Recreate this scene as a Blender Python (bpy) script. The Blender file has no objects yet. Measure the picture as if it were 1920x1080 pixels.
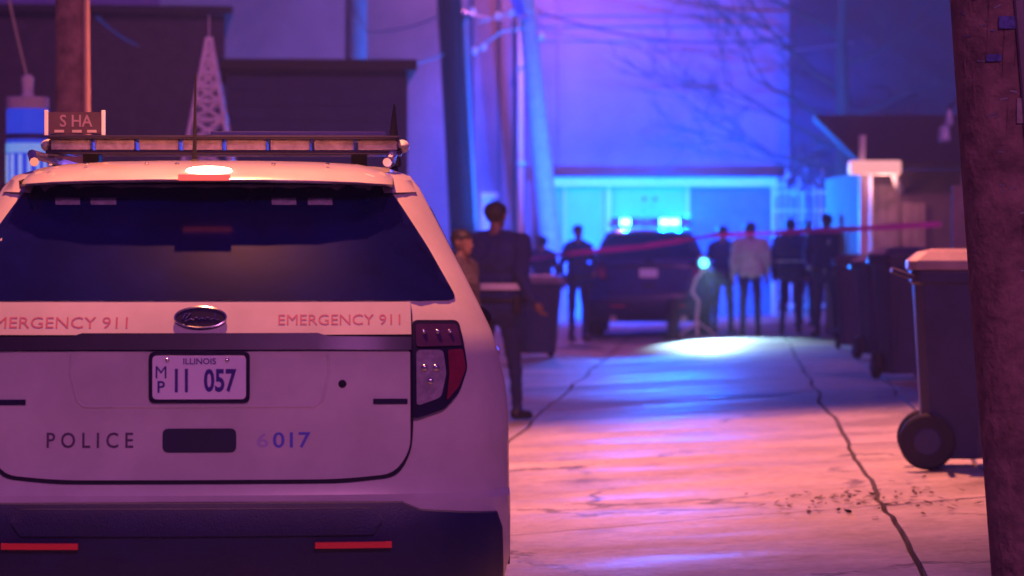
import bpy, bmesh, math, random
from mathutils import Vector, Matrix, noise as mnoise
R = math.radians
random.seed(7)
scene = bpy.context.scene
C = scene.collection

# ------------------------------------------------------------------ camera
F = 5355.0; HZ = 466.0; CH = 1.45          # focal length in px of a 1920 frame, horizon row, eye height
cam_d = bpy.data.cameras.new('camera'); cam = bpy.data.objects.new('camera', cam_d); C.objects.link(cam)
cam_d.sensor_width = 36.0; cam_d.lens = 36.0*F/1920.0
cam_d.shift_y = (HZ-540.0)/1920.0
cam.location = (0, 0, CH); cam.rotation_euler = (R(90), 0, 0)
cam_d.clip_start = 0.1; cam_d.clip_end = 500
cam_d.dof.use_dof = True; cam_d.dof.focus_distance = 10.5; cam_d.dof.aperture_fstop = 3.4
scene.camera = cam
def at(px, py, D):                          # a picture point at a chosen distance
    return Vector(((px-960)*D/F, D, CH-(py-HZ)*D/F))
def px2x(px, D): return (px-960)*D/F
def py2z(py, D): return CH-(py-HZ)*D/F

# ------------------------------------------------------------------ sky and light
world = bpy.data.worlds.new('World'); scene.world = world; world.use_nodes = True
nt = world.node_tree; nt.nodes.clear()
wo = nt.nodes.new('ShaderNodeOutputWorld'); add = nt.nodes.new('ShaderNodeAddShader')
b1 = nt.nodes.new('ShaderNodeBackground'); b2 = nt.nodes.new('ShaderNodeBackground')
sky = nt.nodes.new('ShaderNodeTexSky'); sky.sky_type = 'NISHITA'; sky.sun_disc = False
sky.sun_elevation = R(-4); sky.sun_rotation = R(200)
b1.inputs[1].default_value = 0.05
b2.inputs[0].default_value = (0.32, 0.065, 0.80, 1); b2.inputs[1].default_value = 0.17   # city glow on the night sky
nt.links.new(sky.outputs[0], b1.inputs[0]); nt.links.new(b1.outputs[0], add.inputs[0])
nt.links.new(b2.outputs[0], add.inputs[1]); nt.links.new(add.outputs[0], wo.inputs[0])
sun_d = bpy.data.lights.new('sun', 'SUN'); sun = bpy.data.objects.new('sun', sun_d); C.objects.link(sun)
sun_d.energy = 0.92; sun_d.angle = R(6); sun_d.color = (1.0, 0.25, 0.70)
sun.rotation_euler = (R(58), 0, R(12))
scene.view_settings.view_transform = 'Standard'; scene.view_settings.look = 'None'
scene.view_settings.exposure = 0.0; scene.view_settings.gamma = 1.0
scene.render.engine = 'CYCLES'
scene.cycles.use_denoising = True
scene.cycles.max_bounces = 6; scene.cycles.diffuse_bounces = 2; scene.cycles.glossy_bounces = 3
scene.cycles.volume_bounces = 0; scene.cycles.transmission_bounces = 4
scene.cycles.sample_clamp_indirect = 4.0; scene.cycles.sample_clamp_direct = 0.0
scene.cycles.caustics_reflective = False; scene.cycles.caustics_refractive = False

# ------------------------------------------------------------------ materials
MATS = {}
def mat(name, base, rough=0.6, metal=0.0, var=0.25, scale=6.0, bump=0.0, bscale=60.0, coat=0.0, spec=0.5, emit=None, estr=0.0,
        dark=None, alpha=1.0):
    if name in MATS: return MATS[name]
    m = bpy.data.materials.new(name); m.use_nodes = True; n = m.node_tree.nodes; L = m.node_tree.links
    bs = n['Principled BSDF']
    bs.inputs['Roughness'].default_value = rough; bs.inputs['Metallic'].default_value = metal
    bs.inputs['Coat Weight'].default_value = coat; bs.inputs['Coat Roughness'].default_value = 0.08
    bs.inputs['Specular IOR Level'].default_value = spec; bs.inputs['Alpha'].default_value = alpha
    tc = n.new('ShaderNodeTexCoord'); nz = n.new('ShaderNodeTexNoise')
    nz.inputs['Scale'].default_value = scale; nz.inputs['Detail'].default_value = 6; nz.inputs['Roughness'].default_value = 0.62
    mx = n.new('ShaderNodeMix'); mx.data_type = 'RGBA'
    rp = n.new('ShaderNodeMapRange'); rp.inputs[1].default_value = 0.32; rp.inputs[2].default_value = 0.68
    a = tuple(base)+(1,); d = tuple(dark)+(1,) if dark else tuple(c*(1-var) for c in base)+(1,)
    mx.inputs[6].default_value = d; mx.inputs[7].default_value = a
    L.new(tc.outputs['Object'], nz.inputs['Vector']); L.new(nz.outputs[0], rp.inputs[0]); L.new(rp.outputs[0], mx.inputs[0])
    L.new(mx.outputs[2], bs.inputs['Base Color'])
    if bump > 0:
        n2 = n.new('ShaderNodeTexNoise'); n2.inputs['Scale'].default_value = bscale; n2.inputs['Detail'].default_value = 4
        bp = n.new('ShaderNodeBump'); bp.inputs['Strength'].default_value = bump; bp.inputs['Distance'].default_value = 0.02
        L.new(tc.outputs['Object'], n2.inputs['Vector']); L.new(n2.outputs[0], bp.inputs['Height']); L.new(bp.outputs[0], bs.inputs['Normal'])
    if emit:
        bs.inputs['Emission Color'].default_value = tuple(emit)+(1,); bs.inputs['Emission Strength'].default_value = estr
    MATS[name] = m
    return m

def concrete_mat():
    m = bpy.data.materials.new('concrete'); m.use_nodes = True; n = m.node_tree.nodes; L = m.node_tree.links
    bs = n['Principled BSDF']; g = n.new('ShaderNodeNewGeometry')
    def noise(sc, det, stretch=None):
        z = n.new('ShaderNodeTexNoise'); z.inputs['Scale'].default_value = sc; z.inputs['Detail'].default_value = det
        z.inputs['Roughness'].default_value = 0.65
        if stretch:
            mp = n.new('ShaderNodeMapping'); mp.inputs['Scale'].default_value = stretch
            L.new(g.outputs['Position'], mp.inputs[0]); L.new(mp.outputs[0], z.inputs['Vector'])
        else: L.new(g.outputs['Position'], z.inputs['Vector'])
        return z
    a = noise(0.5, 8); b = noise(14, 6); c = noise(1.3, 5, (0.25, 1.0, 1.0)); d = noise(0.9, 9)
    cr = n.new('ShaderNodeValToRGB'); e = cr.color_ramp.elements
    e[0].position = 0.30; e[0].color = (0.19, 0.17, 0.16, 1); e[1].position = 0.66; e[1].color = (0.43, 0.40, 0.38, 1)
    L.new(a.outputs[0], cr.inputs[0])
    mx = n.new('ShaderNodeMix'); mx.data_type = 'RGBA'; mx.blend_type = 'OVERLAY'; mx.inputs[0].default_value = 0.6
    L.new(cr.outputs[0], mx.inputs[6]); L.new(b.outputs[0], mx.inputs[7])
    mx2 = n.new('ShaderNodeMix'); mx2.data_type = 'RGBA'; mx2.blend_type = 'OVERLAY'; mx2.inputs[0].default_value = 0.45
    L.new(mx.outputs[2], mx2.inputs[6]); L.new(c.outputs[0], mx2.inputs[7])
    st = n.new('ShaderNodeMapRange'); st.inputs[1].default_value = 0.55; st.inputs[2].default_value = 0.68; st.inputs[4].default_value = 0.8
    L.new(d.outputs[0], st.inputs[0])
    mx3 = n.new('ShaderNodeMix'); mx3.data_type = 'RGBA'; mx3.inputs[7].default_value = (0.11, 0.095, 0.09, 1)
    L.new(st.outputs[0], mx3.inputs[0]); L.new(mx2.outputs[2], mx3.inputs[6]); L.new(mx3.outputs[2], bs.inputs['Base Color'])
    wv = n.new('ShaderNodeTexVoronoi'); wv.feature = 'DISTANCE_TO_EDGE'; wv.inputs['Scale'].default_value = 0.42
    wn = noise(2.2, 6); va = n.new('ShaderNodeVectorMath'); va.operation = 'MULTIPLY_ADD'; va.inputs[1].default_value = (.9, .9, 0)
    L.new(wn.outputs[1], va.inputs[0]); L.new(g.outputs['Position'], va.inputs[2]); L.new(va.outputs[0], wv.inputs['Vector'])
    cm = n.new('ShaderNodeMapRange'); cm.inputs[1].default_value = 0.002; cm.inputs[2].default_value = 0.018; cm.inputs[3].default_value = 1; cm.inputs[4].default_value = 0
    L.new(wv.outputs['Distance'], cm.inputs[0])
    gate = n.new('ShaderNodeMath'); gate.operation = 'MULTIPLY'; gm = n.new('ShaderNodeMapRange'); gm.inputs[1].default_value = .48; gm.inputs[2].default_value = .56
    L.new(a.outputs[0], gm.inputs[0]); L.new(cm.outputs[0], gate.inputs[0]); L.new(gm.outputs[0], gate.inputs[1])
    mx4 = n.new('ShaderNodeMix'); mx4.data_type = 'RGBA'; mx4.inputs[7].default_value = (0.05, 0.045, 0.045, 1)
    L.new(gate.outputs[0], mx4.inputs[0]); L.new(mx3.outputs[2], mx4.inputs[6]); L.new(mx4.outputs[2], bs.inputs['Base Color'])
    rr = n.new('ShaderNodeMapRange'); rr.inputs[1].default_value = 0.35; rr.inputs[2].default_value = 0.65
    rr.inputs[3].default_value = 0.42; rr.inputs[4].default_value = 0.78
    L.new(c.outputs[0], rr.inputs[0]); L.new(rr.outputs[0], bs.inputs['Roughness'])
    bp = n.new('ShaderNodeBump'); bp.inputs['Strength'].default_value = 0.6; bp.inputs['Distance'].default_value = 0.015
    L.new(b.outputs[0], bp.inputs['Height']); L.new(bp.outputs[0], bs.inputs['Normal'])
    return m
M_conc = concrete_mat()
M_earth = mat('dark_earth', (0.035, 0.032, 0.030), 0.95, bump=0.5, bscale=30)
M_paint = mat('white_car_paint', (0.64, 0.60, 0.62), 0.28, var=0.25, scale=2.6, coat=0.9)
M_dpaint = mat('dark_car_paint', (0.010, 0.020, 0.17), 0.3, var=0.2, coat=0.5)
M_glass = mat('tinted_glass', (0.005, 0.008, 0.13), 0.16, var=0.75, scale=1.6, spec=0.6)
M_plastic = mat('bumper_plastic', (0.007, 0.009, 0.085), 0.5, var=0.3, scale=9, bump=0.15, bscale=200)
M_black = mat('black_rubber', (0.012, 0.012, 0.018), 0.7)
M_gap = mat('panel_gap', (0.012, 0.008, 0.03), 0.8)
M_chrome = mat('chrome', (0.75, 0.75, 0.78), 0.12, 1.0, var=0.1)
M_darktrim = mat('dark_trim', (0.03, 0.024, 0.07), 0.25, 0.4)
M_lens = mat('tail_lens', (0.30, 0.02, 0.05), 0.12, var=0.4, scale=14, coat=0.6)
M_lensclear = mat('clear_lens', (0.42, 0.36, 0.46), 0.1, var=0.45, scale=40, coat=0.7)
M_refl = mat('red_reflector_glow', (0.55, 0.03, 0.045), 0.3, var=0.1, emit=(1, 0.03, 0.08), estr=0.06)  # small emission put into the colour; the reflector holds no lamp
M_plate = mat('plate_white', (0.80, 0.76, 0.92), 0.4, var=0.06)
M_plateink = mat('plate_ink', (0.05, 0.02, 0.30), 0.5)
M_redink = mat('red_lettering', (0.50, 0.16, 0.24), 0.45, var=0.3, scale=40)
M_greyink = mat('dark_lettering', (0.10, 0.05, 0.14), 0.5, var=0.3, scale=40)
M_blueink = mat('blue_lettering', (0.10, 0.11, 0.62), 0.5, var=0.1, scale=40)
M_paleblue = mat('pale_blue_lettering', (0.42, 0.36, 0.66), 0.5, var=0.1)
M_wood = mat('weathered_wood', (0.32, 0.18, 0.18), 0.9, var=0.6, scale=9, bump=0.8, bscale=25)
M_dwood = mat('creosote_wood', (0.010, 0.008, 0.010), 1.0, spec=0.1, var=0.5, scale=8, bump=0.7, bscale=25)
M_pwood = mat('bleached_wood', (0.42, 0.36, 0.36), 0.85, var=0.3, scale=8, bump=0.5, bscale=25)
M_stucco = mat('pale_stucco', (0.25, 0.20, 0.22), 0.9, var=0.5, scale=0.45, bump=0.4, bscale=18)
M_gwall = mat('garage_siding', (0.16, 0.40, 0.56), 0.7, var=0.18, scale=2)
M_gdoor = mat('garage_door_paint', (0.22, 0.56, 0.68), 0.6, var=0.12, scale=3)
M_gdark = mat('dark_door_paint', (0.10, 0.11, 0.14), 0.6, var=0.3, scale=3)
M_trim = mat('white_trim', (0.74, 0.72, 0.72), 0.55, var=0.12)
M_roof = mat('roof_shingle', (0.035, 0.03, 0.035), 0.9, var=0.4, scale=20, bump=0.5)
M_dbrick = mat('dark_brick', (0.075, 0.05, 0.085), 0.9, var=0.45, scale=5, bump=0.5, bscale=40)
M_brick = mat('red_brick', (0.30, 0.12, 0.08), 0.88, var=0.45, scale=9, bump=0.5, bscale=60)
M_mortar = mat('mortar', (0.22, 0.19, 0.18), 0.95, var=0.3)
M_siding = mat('dark_siding', (0.025, 0.024, 0.04), 0.85, var=0.3, scale=3)
M_fence = mat('cedar_board', (0.34, 0.24, 0.22), 0.85, var=0.4, scale=5, bump=0.4)
M_cart = mat('cart_plastic', (0.030, 0.034, 0.11), 0.4, var=0.3, scale=6, bump=0.1, bscale=120)
M_cartlid = mat('cart_lid_plastic', (0.30, 0.24, 0.27), 0.45, var=0.3, scale=8)
M_metal = mat('galvanised', (0.42, 0.42, 0.46), 0.35, 0.8, var=0.3, scale=20)
M_iron = mat('white_iron', (0.62, 0.60, 0.64), 0.5, var=0.25)
M_tape = mat('red_tape', (0.95, 0.08, 0.50), 0.35, var=0.15, scale=4)
M_bark = mat('bark', (0.05, 0.042, 0.04), 0.95, var=0.4, scale=10, bump=0.8)
M_cable = mat('cable', (0.02, 0.02, 0.03), 0.6)
M_bluecable = mat('blue_cable', (0.16, 0.20, 0.75), 0.4, var=0.2)
M_skin = mat('skin', (0.20, 0.11, 0.085), 0.55, var=0.15, scale=12)
M_hair = mat('hair', (0.014, 0.010, 0.012), 0.6)
M_navy = mat('navy_cloth', (0.012, 0.024, 0.17), 0.85, var=0.4, scale=8, bump=0.4, bscale=30)
M_trouser = mat('dark_trouser', (0.010, 0.018, 0.12), 0.85, var=0.4, scale=8, bump=0.4, bscale=30)
M_shirt = mat('pale_shirt', (0.42, 0.40, 0.46), 0.85, var=0.2, scale=8, bump=0.4, bscale=30)
M_reflband = mat('reflective_band', (0.66, 0.64, 0.70), 0.3, var=0.1)
M_shoe = mat('black_shoe', (0.01, 0.01, 0.014), 0.45)
M_glowbox = mat('blue_enamel_glow', (0.03, 0.12, 0.85), 0.3, var=0.35, scale=12, emit=(.02, .07, .9), estr=.55)  # emission stands in for police light reflected in the enamel
M_whitecer = mat('white_ceramic', (0.78, 0.76, 0.80), 0.2, var=0.08)
M_bluelamp = mat('blue_lamp_lens', (0.02, 0.08, 0.5), 0.2, emit=(0.08, 0.75, 1.0), estr=20)
M_worklamp = mat('work_lamp_lens', (0.5, 0.6, 0.7), 0.2, emit=(0.06, 0.7, 1.0), estr=5)
M_stoplamp = mat('stop_lamp_lens', (0.6, 0.1, 0.1), 0.2, emit=(1.0, 0.10, 0.08), estr=1.2)
M_sodium = mat('sodium_lens', (0.9, 0.6, 0.4), 0.3, emit=(1.0, 0.42, 0.22), estr=8)
M_litpanel = mat('frosted_pane', (0.62, 0.60, 0.66), 0.5, var=0.15)

# ------------------------------------------------------------------ mesh helpers
class MB:
    def __init__(s): s.v = []; s.f = []; s.mi = []
    def add(s, vs, fs, mi=0):
        o = len(s.v); s.v += [tuple(v) for v in vs]; s.f += [tuple(i+o for i in f) for f in fs]; s.mi += [mi]*len(fs); return s
    def box(s, x0, x1, y0, y1, z0, z1, mi=0, mtx=None):
        v = [Vector((x, y, z)) for x in (x0, x1) for y in (y0, y1) for z in (z0, z1)]
        if mtx: v = [mtx @ p for p in v]
        return s.add(v, [(0,1,3,2),(4,6,7,5),(0,4,5,1),(2,3,7,6),(0,2,6,4),(1,5,7,3)], mi)
    def tube(s, pts, rads, n=10, mi=0, cap=True, sq=None):
        pts = [Vector(p) for p in pts]
        if not hasattr(rads, '__len__'): rads = [rads]*len(pts)
        rings = []; up = None
        for i, p in enumerate(pts):
            d = (pts[min(i+1, len(pts)-1)]-pts[max(i-1, 0)])
            d = d.normalized() if d.length > 1e-9 else Vector((0,0,1))
            if up is None: up = Vector((0,0,1)) if abs(d.z) < 0.9 else Vector((0,1,0))
            a = d.cross(up)
            if a.length < 1e-6: a = d.cross(Vector((1,0,0)))
            a.normalize(); b = a.cross(d).normalized(); up = b
            rings.append([p+(a*math.cos(2*math.pi*k/n)+b*math.sin(2*math.pi*k/n))*rads[i] for k in range(n)])
        vs = [q for r in rings for q in r]; fs = []
        for i in range(len(pts)-1):
            for k in range(n): fs.append((i*n+k, i*n+(k+1)%n, (i+1)*n+(k+1)%n, (i+1)*n+k))
        if cap: fs.append(tuple(range(n-1, -1, -1))); fs.append(tuple((len(pts)-1)*n+k for k in range(n)))
        return s.add(vs, fs, mi)
    def ell(s, c, r, n=12, m=8, mi=0, mtx=None):
        c = Vector(c); vs = []; fs = []
        for i in range(m+1):
            th = math.pi*i/m
            for k in range(n):
                ph = 2*math.pi*k/n
                p = Vector((r[0]*math.sin(th)*math.cos(ph), r[1]*math.sin(th)*math.sin(ph), r[2]*math.cos(th)))
                if mtx: p = mtx @ p
                vs.append(c+p)
        for i in range(m):
            for k in range(n):
                q = [i*n+k, (i+1)*n+k, (i+1)*n+(k+1)%n, i*n+(k+1)%n]
                if i == 0: q = [q[0], q[1], q[2]]
                elif i == m-1: q = [q[0], q[1], q[3]]
                fs.append(tuple(q))
        return s.add(vs, fs, mi)
    def prism(s, outline, y0, y1, mi=0, mtx=None):       # (x,z) outline pulled along y
        n = len(outline)
        v = [Vector((x, y0, z)) for x, z in outline]+[Vector((x, y1, z)) for x, z in outline]
        if mtx: v = [mtx @ p for p in v]
        return s.add(v, [tuple(range(n)), tuple(range(2*n-1, n-1, -1))]+[(i, i+n, (i+1)%n+n, (i+1)%n) for i in range(n)], mi)
    def build(s, name, mats, parent=None, smooth=False, bevel=0, seg=2, loc=None, rot=None):
        me = bpy.data.meshes.new(name); me.from_pydata(s.v, [], s.f)
        if not isinstance(mats, (list, tuple)): mats = [mats]
        for m in mats: me.materials.append(m)
        me.polygons.foreach_set('material_index', s.mi)
        bm = bmesh.new(); bm.from_mesh(me); bmesh.ops.remove_doubles(bm, verts=bm.verts, dist=1e-5)
        bmesh.ops.recalc_face_normals(bm, faces=bm.faces); bm.to_mesh(me); bm.free()
        if smooth: me.polygons.foreach_set('use_smooth', [True]*len(me.polygons)); me.set_sharp_from_angle(angle=R(38))
        o = bpy.data.objects.new(name, me); C.objects.link(o)
        if parent: o.parent = parent
        if loc is not None: o.location = loc
        if rot is not None: o.rotation_euler = rot
        if bevel:
            b = o.modifiers.new('bevel', 'BEVEL'); b.width = bevel; b.segments = seg; b.limit_method = 'ANGLE'
        return o
def tag(o, label=None, cat=None, group=None, kind=None):
    if label: o['label'] = label
    if cat: o['category'] = cat
    if group: o['group'] = group
    if kind: o['kind'] = kind
    return o
def empty(name, loc=(0,0,0), rz=0.0):
    o = bpy.data.objects.new(name, None); C.objects.link(o); o.location = loc; o.rotation_euler = (0,0,rz); o.empty_display_size = 0.2
    return o
def lamp(name, kind, loc, energy, color, parent=None, size=0.05, target=None, spot=None, blend=0.2):
    d = bpy.data.lights.new(name, kind); o = bpy.data.objects.new(name, d); C.objects.link(o)
    d.energy = energy; d.color = color
    if kind in ('POINT', 'SPOT'): d.shadow_soft_size = size
    if spot: d.spot_size = R(spot); d.spot_blend = blend
    o.location = loc
    if target is not None:
        o.rotation_euler = (Vector(target)-Vector(loc)).to_track_quat('-Z', 'Y').to_euler()
    if parent: o.parent = parent
    return o
def lerp_tab(tab, z):
    if z <= tab[0][0]: return tab[0][1]
    for (a, va), (b, vb) in zip(tab, tab[1:]):
        if z <= b: return va+(vb-va)*(z-a)/(b-a)
    return tab[-1][1]
def text_mesh(body, extrude=0.0):
    cu = bpy.data.curves.new('lettering', 'FONT'); cu.body = body; cu.resolution_u = 3; cu.offset = 0.0 if 'M' in body else (0.028 if body in ('11', '057') else 0.014)
    o = bpy.data.objects.new('lettering', cu); C.objects.link(o)
    dg = bpy.context.evaluated_depsgraph_get(); me = bpy.data.meshes.new_from_object(o.evaluated_get(dg))
    bpy.data.objects.remove(o); bpy.data.curves.remove(cu)
    vs = [v.co.copy() for v in me.vertices]; fs = [tuple(p.vertices) for p in me.polygons]; bpy.data.meshes.remove(me)
    x0 = min(v.x for v in vs); x1 = max(v.x for v in vs); y0 = min(v.y for v in vs); y1 = max(v.y for v in vs)
    return [((v.x-x0)/(x1-x0), (v.y-y0)/(y1-y0)) for v in vs], fs

# ------------------------------------------------------------------ ground
# alley axis runs 4.4 degrees right of the view; the right half of the paving climbs away from the centre drain
def lat(X, D): return X-0.23-0.077*(D-24.7)
def XofU(u, D): return u+0.23+0.077*(D-24.7)
def gz(X, D): return 0.05*min(max(0.0, lat(X, D)), 6.0)
def on(px, D): X = px2x(px, D); return Vector((X, D, gz(X, D)))

g = MB(); Ds = [-30+4*i for i in range(31)]; Us = [-58, -30, -12, -5, 0, 3, 6, 12, 30, 52]
vs = []; fs = []
for D in Ds:
    for u in Us:
        X = XofU(u, D); vs.append((X, D, gz(X, D)-0.05))
n = len(Us)
for i in range(len(Ds)-1):
    for j in range(n-1): fs.append((i*n+j, i*n+j+1, (i+1)*n+j+1, (i+1)*n+j))
g.add(vs, fs); tag(g.build('ground', M_earth), kind='structure')
pave = empty('alley_pavement', (0, 0, 0)); pave['kind'] = 'structure'
ucols = [-9.5, -6.2, -2.6, 0.0, 2.46, 3.15, 5.6, 9.2]
drows = [-4, 1, 6, 10.2, 14.0, 19.6, 25.6, 31.2, 37.0, 43.2, 49.5, 56, 63]
def rowD(j, u):                              # the transverse joints wander and run askew
    base = drows[j]; skew = {4: 0.32, 6: 0.42, 5: -0.12, 7: 0.2}.get(j, 0.05)
    return base+skew*min(max(u, -2), 3.2)+0.10*mnoise.noise(Vector((u*1.4, j*7.3, 0)))+0.04*mnoise.noise(Vector((u*6, j*3.1, 5)))
def colU(i, D): return ucols[i]+0.05*mnoise.noise(Vector((D*0.6, i*9.1, 2)))+0.025*mnoise.noise(Vector((D*3.1, i*4.7, 8)))
for i in range(len(ucols)-1):
    for j in range(len(drows)-1):
        gap = 0.012+0.008*abs(mnoise.noise(Vector((i*3.3, j*5.1, 1)))); N = 14
        um = (ucols[i]+ucols[i+1])/2; pts = []
        uw = ucols[i+1]-ucols[i]
        for k in range(N): u = ucols[i]+uw*k/N; pts.append((u, rowD(j, u), 0))
        for k in range(N): D = drows[j]+(drows[j+1]-drows[j])*k/N; pts.append((ucols[i+1], D, 1))
        for k in range(N): u = ucols[i+1]-uw*k/N; pts.append((u, rowD(j+1, u), 2))
        for k in range(N): D = drows[j+1]-(drows[j+1]-drows[j])*k/N; pts.append((ucols[i], D, 3))
        out = []
        for u, D, side in pts:
            if side == 0: uu, dd = u, D+gap
            elif side == 2: uu, dd = u, D-gap
            else:
                d0 = rowD(j, u)+gap; d1 = rowD(j+1, u)-gap
                t = (D-drows[j])/(drows[j+1]-drows[j]); dd = d0+(d1-d0)*t; uu = u
            ca = colU(i, dd)+gap; cb = colU(i+1, dd)-gap
            uu = ca+(cb-ca)*(u-ucols[i])/uw
            X = XofU(uu, dd); out.append(Vector((X, dd, gz(X, dd))))
        tilt = random.uniform(-0.006, 0.006)
        m = MB(); k = len(out)
        top = [(p.x, p.y, p.z+tilt*0.5) for p in out]; bot = [(p.x, p.y, p.z-0.06) for p in out]
        m.add(top+bot, [tuple(range(k))]+[(a, a+k, (a+1)%k+k, (a+1)%k) for a in range(k)])
        m.build('concrete_slab', M_conc, pave)
pd = MB(); pts = []
for k in range(40):
    a = 2*math.pi*k/40; rr = 1+0.25*mnoise.noise(Vector((math.cos(a)*1.5, math.sin(a)*1.5, 3)))
    pts.append((math.cos(a)*0.42*rr, math.sin(a)*0.16*rr))
pc = at(1410, 757, 26.4); pc.z = 0
pd.add([(pc.x+x+0.08*y, pc.y+y, gz(pc.x+x+0.08*y, pc.y+y)+0.006) for x, y in pts], [tuple(range(40))])
tag(pd.build('puddle', mat('water_film', (0.09, 0.08, 0.085), 0.3)), kind='structure')

# ------------------------------------------------------------------ police SUV
SX, SD, SYAW = -0.99, 9.0, R(2.8)
W_TAB = [(0.28, .95), (0.34, .975), (0.45, 1.0), (0.75, 1.0), (0.92, .998), (1.02, .985), (1.16, .952), (1.22, .925), (1.354, .862), (1.568, .757), (1.66, .71), (1.70, .68), (1.735, .60), (1.752, .42)]
Y_TAB = [(0.28, .14), (0.34, .06), (0.42, .02), (0.58, .0), (0.645, .015), (0.665, .07), (0.72, .085), (0.95, .10), (1.14, .115), (1.29, .19), (1.66, .50), (1.70, .56), (1.735, .75), (1.752, 1.1)]
F_TAB = [(0.28, 4.8), (0.45, 4.95), (0.85, 4.95), (0.98, 4.80), (1.06, 4.2), (1.12, 3.75), (1.66, 2.75), (1.70, 2.55), (1.735, 2.3), (1.752, 1.9)]
def rear_y(x, z):
    t = min(1.0, abs(x)/lerp_tab(W_TAB, z))
    return lerp_tab(Y_TAB, z)+0.07*t*t+0.22*t**9
def side_x(y, z):                              # outer skin at distance y from the rear
    w = lerp_tab(W_TAB, z); f = lerp_tab(F_TAB, z)
    t = max(0.0, (y-f+1.2)/1.2)
    return w*(1-0.18*t*t)*(1+0.008*math.sin(math.pi*min(1, y/4)))
def spx(px, py):                               # picture point -> (x,z) on the rear skin
    x, z = (px-370)/595, 1.45-(py-HZ)/595
    for _ in range(6):
        D = SD+rear_y(x, z); x = (px-960)*D/F-SX; z = CH-(py-HZ)*D/F
    return x, z
def mir(pts): return pts+[(-x, z) for x, z in reversed(pts)]
def rounded(pts, r, n=4):                      # round the corners of a convex outline
    out = []; k = len(pts)
    for i in range(k):
        p = Vector(pts[i]); a = Vector(pts[i-1])-p; b = Vector(pts[(i+1)%k])-p
        ri = r[i] if hasattr(r, '__len__') else r
        ra = min(ri, a.length*0.45, b.length*0.45)
        if ra <= 0: out.append(tuple(p)); continue
        A = p+a.normalized()*ra; B = p+b.normalized()*ra
        for q in range(n+1):
            t = q/n; out.append(tuple(A*(1-t)**2+p*2*t*(1-t)+B*t*t))
    return out
def patch(outline, surf, off, thick, step=0.06, inset=0.004):
    """curved plate lying `off` proud of a skin; outline in (a,b), surf(a,b,o)->Vector"""
    bm = bmesh.new(); vs = [bm.verts.new((a, b, 0)) for a, b in outline]; bm.faces.new(vs)
    a0 = min(p[0] for p in outline); a1 = max(p[0] for p in outline); b0 = min(p[1] for p in outline); b1 = max(p[1] for p in outline)
    for ax, lo, hi in ((0, a0, a1), (1, b0, b1)):
        k = int((hi-lo)/step)+1
        for i in range(1, k):
            no = Vector((1,0,0)) if ax == 0 else Vector((0,1,0)); co = no*(lo+(hi-lo)*i/k)
            bmesh.ops.bisect_plane(bm, geom=bm.verts[:]+bm.edges[:]+bm.faces[:], plane_co=co, plane_no=no)
    bm.verts.index_update()
    flat = [(v.co.x, v.co.y) for v in bm.verts]; faces = [[v.index for v in f.verts] for f in bm.faces]
    bound = [(e.verts[0].index, e.verts[1].index) for e in bm.edges if e.is_boundary]
    bm.free(); nv = len(flat)
    cx, cy = (a0+a1)/2, (b0+b1)/2; bset = set(i for e in bound for i in e)
    top = []
    for i, (a, b) in enumerate(flat):
        top.append(surf(a, b, off))
    low = [surf(a, b, off-thick) for a, b in flat]
    m = MB(); m.add(top+low, [tuple(f) for f in faces]+[(e[0], e[1], e[1]+nv, e[0]+nv) for e in bound])
    return m
def rsurf(a, b, o): return Vector((a, rear_y(a, b)-o, b))
def lettering(body, x0, x1, z0, z1, off):
    uv, fs = text_mesh(body)
    return MB().add([rsurf(x0+(x1-x0)*u, z0+(z1-z0)*v, off) for u, v in uv], fs)
def shell():
    m = MB(); rows = []
    zs = [0.28, .34, .45, .58, .645, .665, .72, .8, .9, .96, 1.02, 1.08, 1.14, 1.18, 1.22, 1.29, 1.36, 1.45, 1.55, 1.62, 1.66, 1.685, 1.70, 1.72, 1.735, 1.752]
    ts = [-1, -.99, -.97, -.94, -.9, -.84, -.75, -.6, -.4, -.2, 0, .2, .4, .6, .75, .84, .9, .94, .97, .99, 1]
    for z in zs:
        w = lerp_tab(W_TAB, z); f = lerp_tab(F_TAB, z); row = []
        for t in ts: row.append(Vector((t*w, rear_y(t*w, z), z)))
        yr = rear_y(w, z)
        for k in range(1, 17): y = yr+(f-yr)*k/16; row.append(Vector((side_x(y, z), y, z)))
        wf = side_x(f, z)
        for k in range(1, 8): t = 1-2*k/8; row.append(Vector((t*wf, f+0.15*(1-t*t), z)))
        for k in range(16, 0, -1): y = yr+(f-yr)*k/16; row.append(Vector((-side_x(y, z), y, z)))
        rows.append(row)
    n = len(rows[0]); vs = [p for r in rows for p in r]; fs = []
    for i in range(len(rows)-1):
        for k in range(n): fs.append((i*n+k, i*n+(k+1)%n, (i+1)*n+(k+1)%n, (i+1)*n+k))
    fs.append(tuple((len(rows)-1)*n+k for k in range(n))); fs.append(tuple(range(n-1, -1, -1)))
    return m.add(vs, fs)
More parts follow.
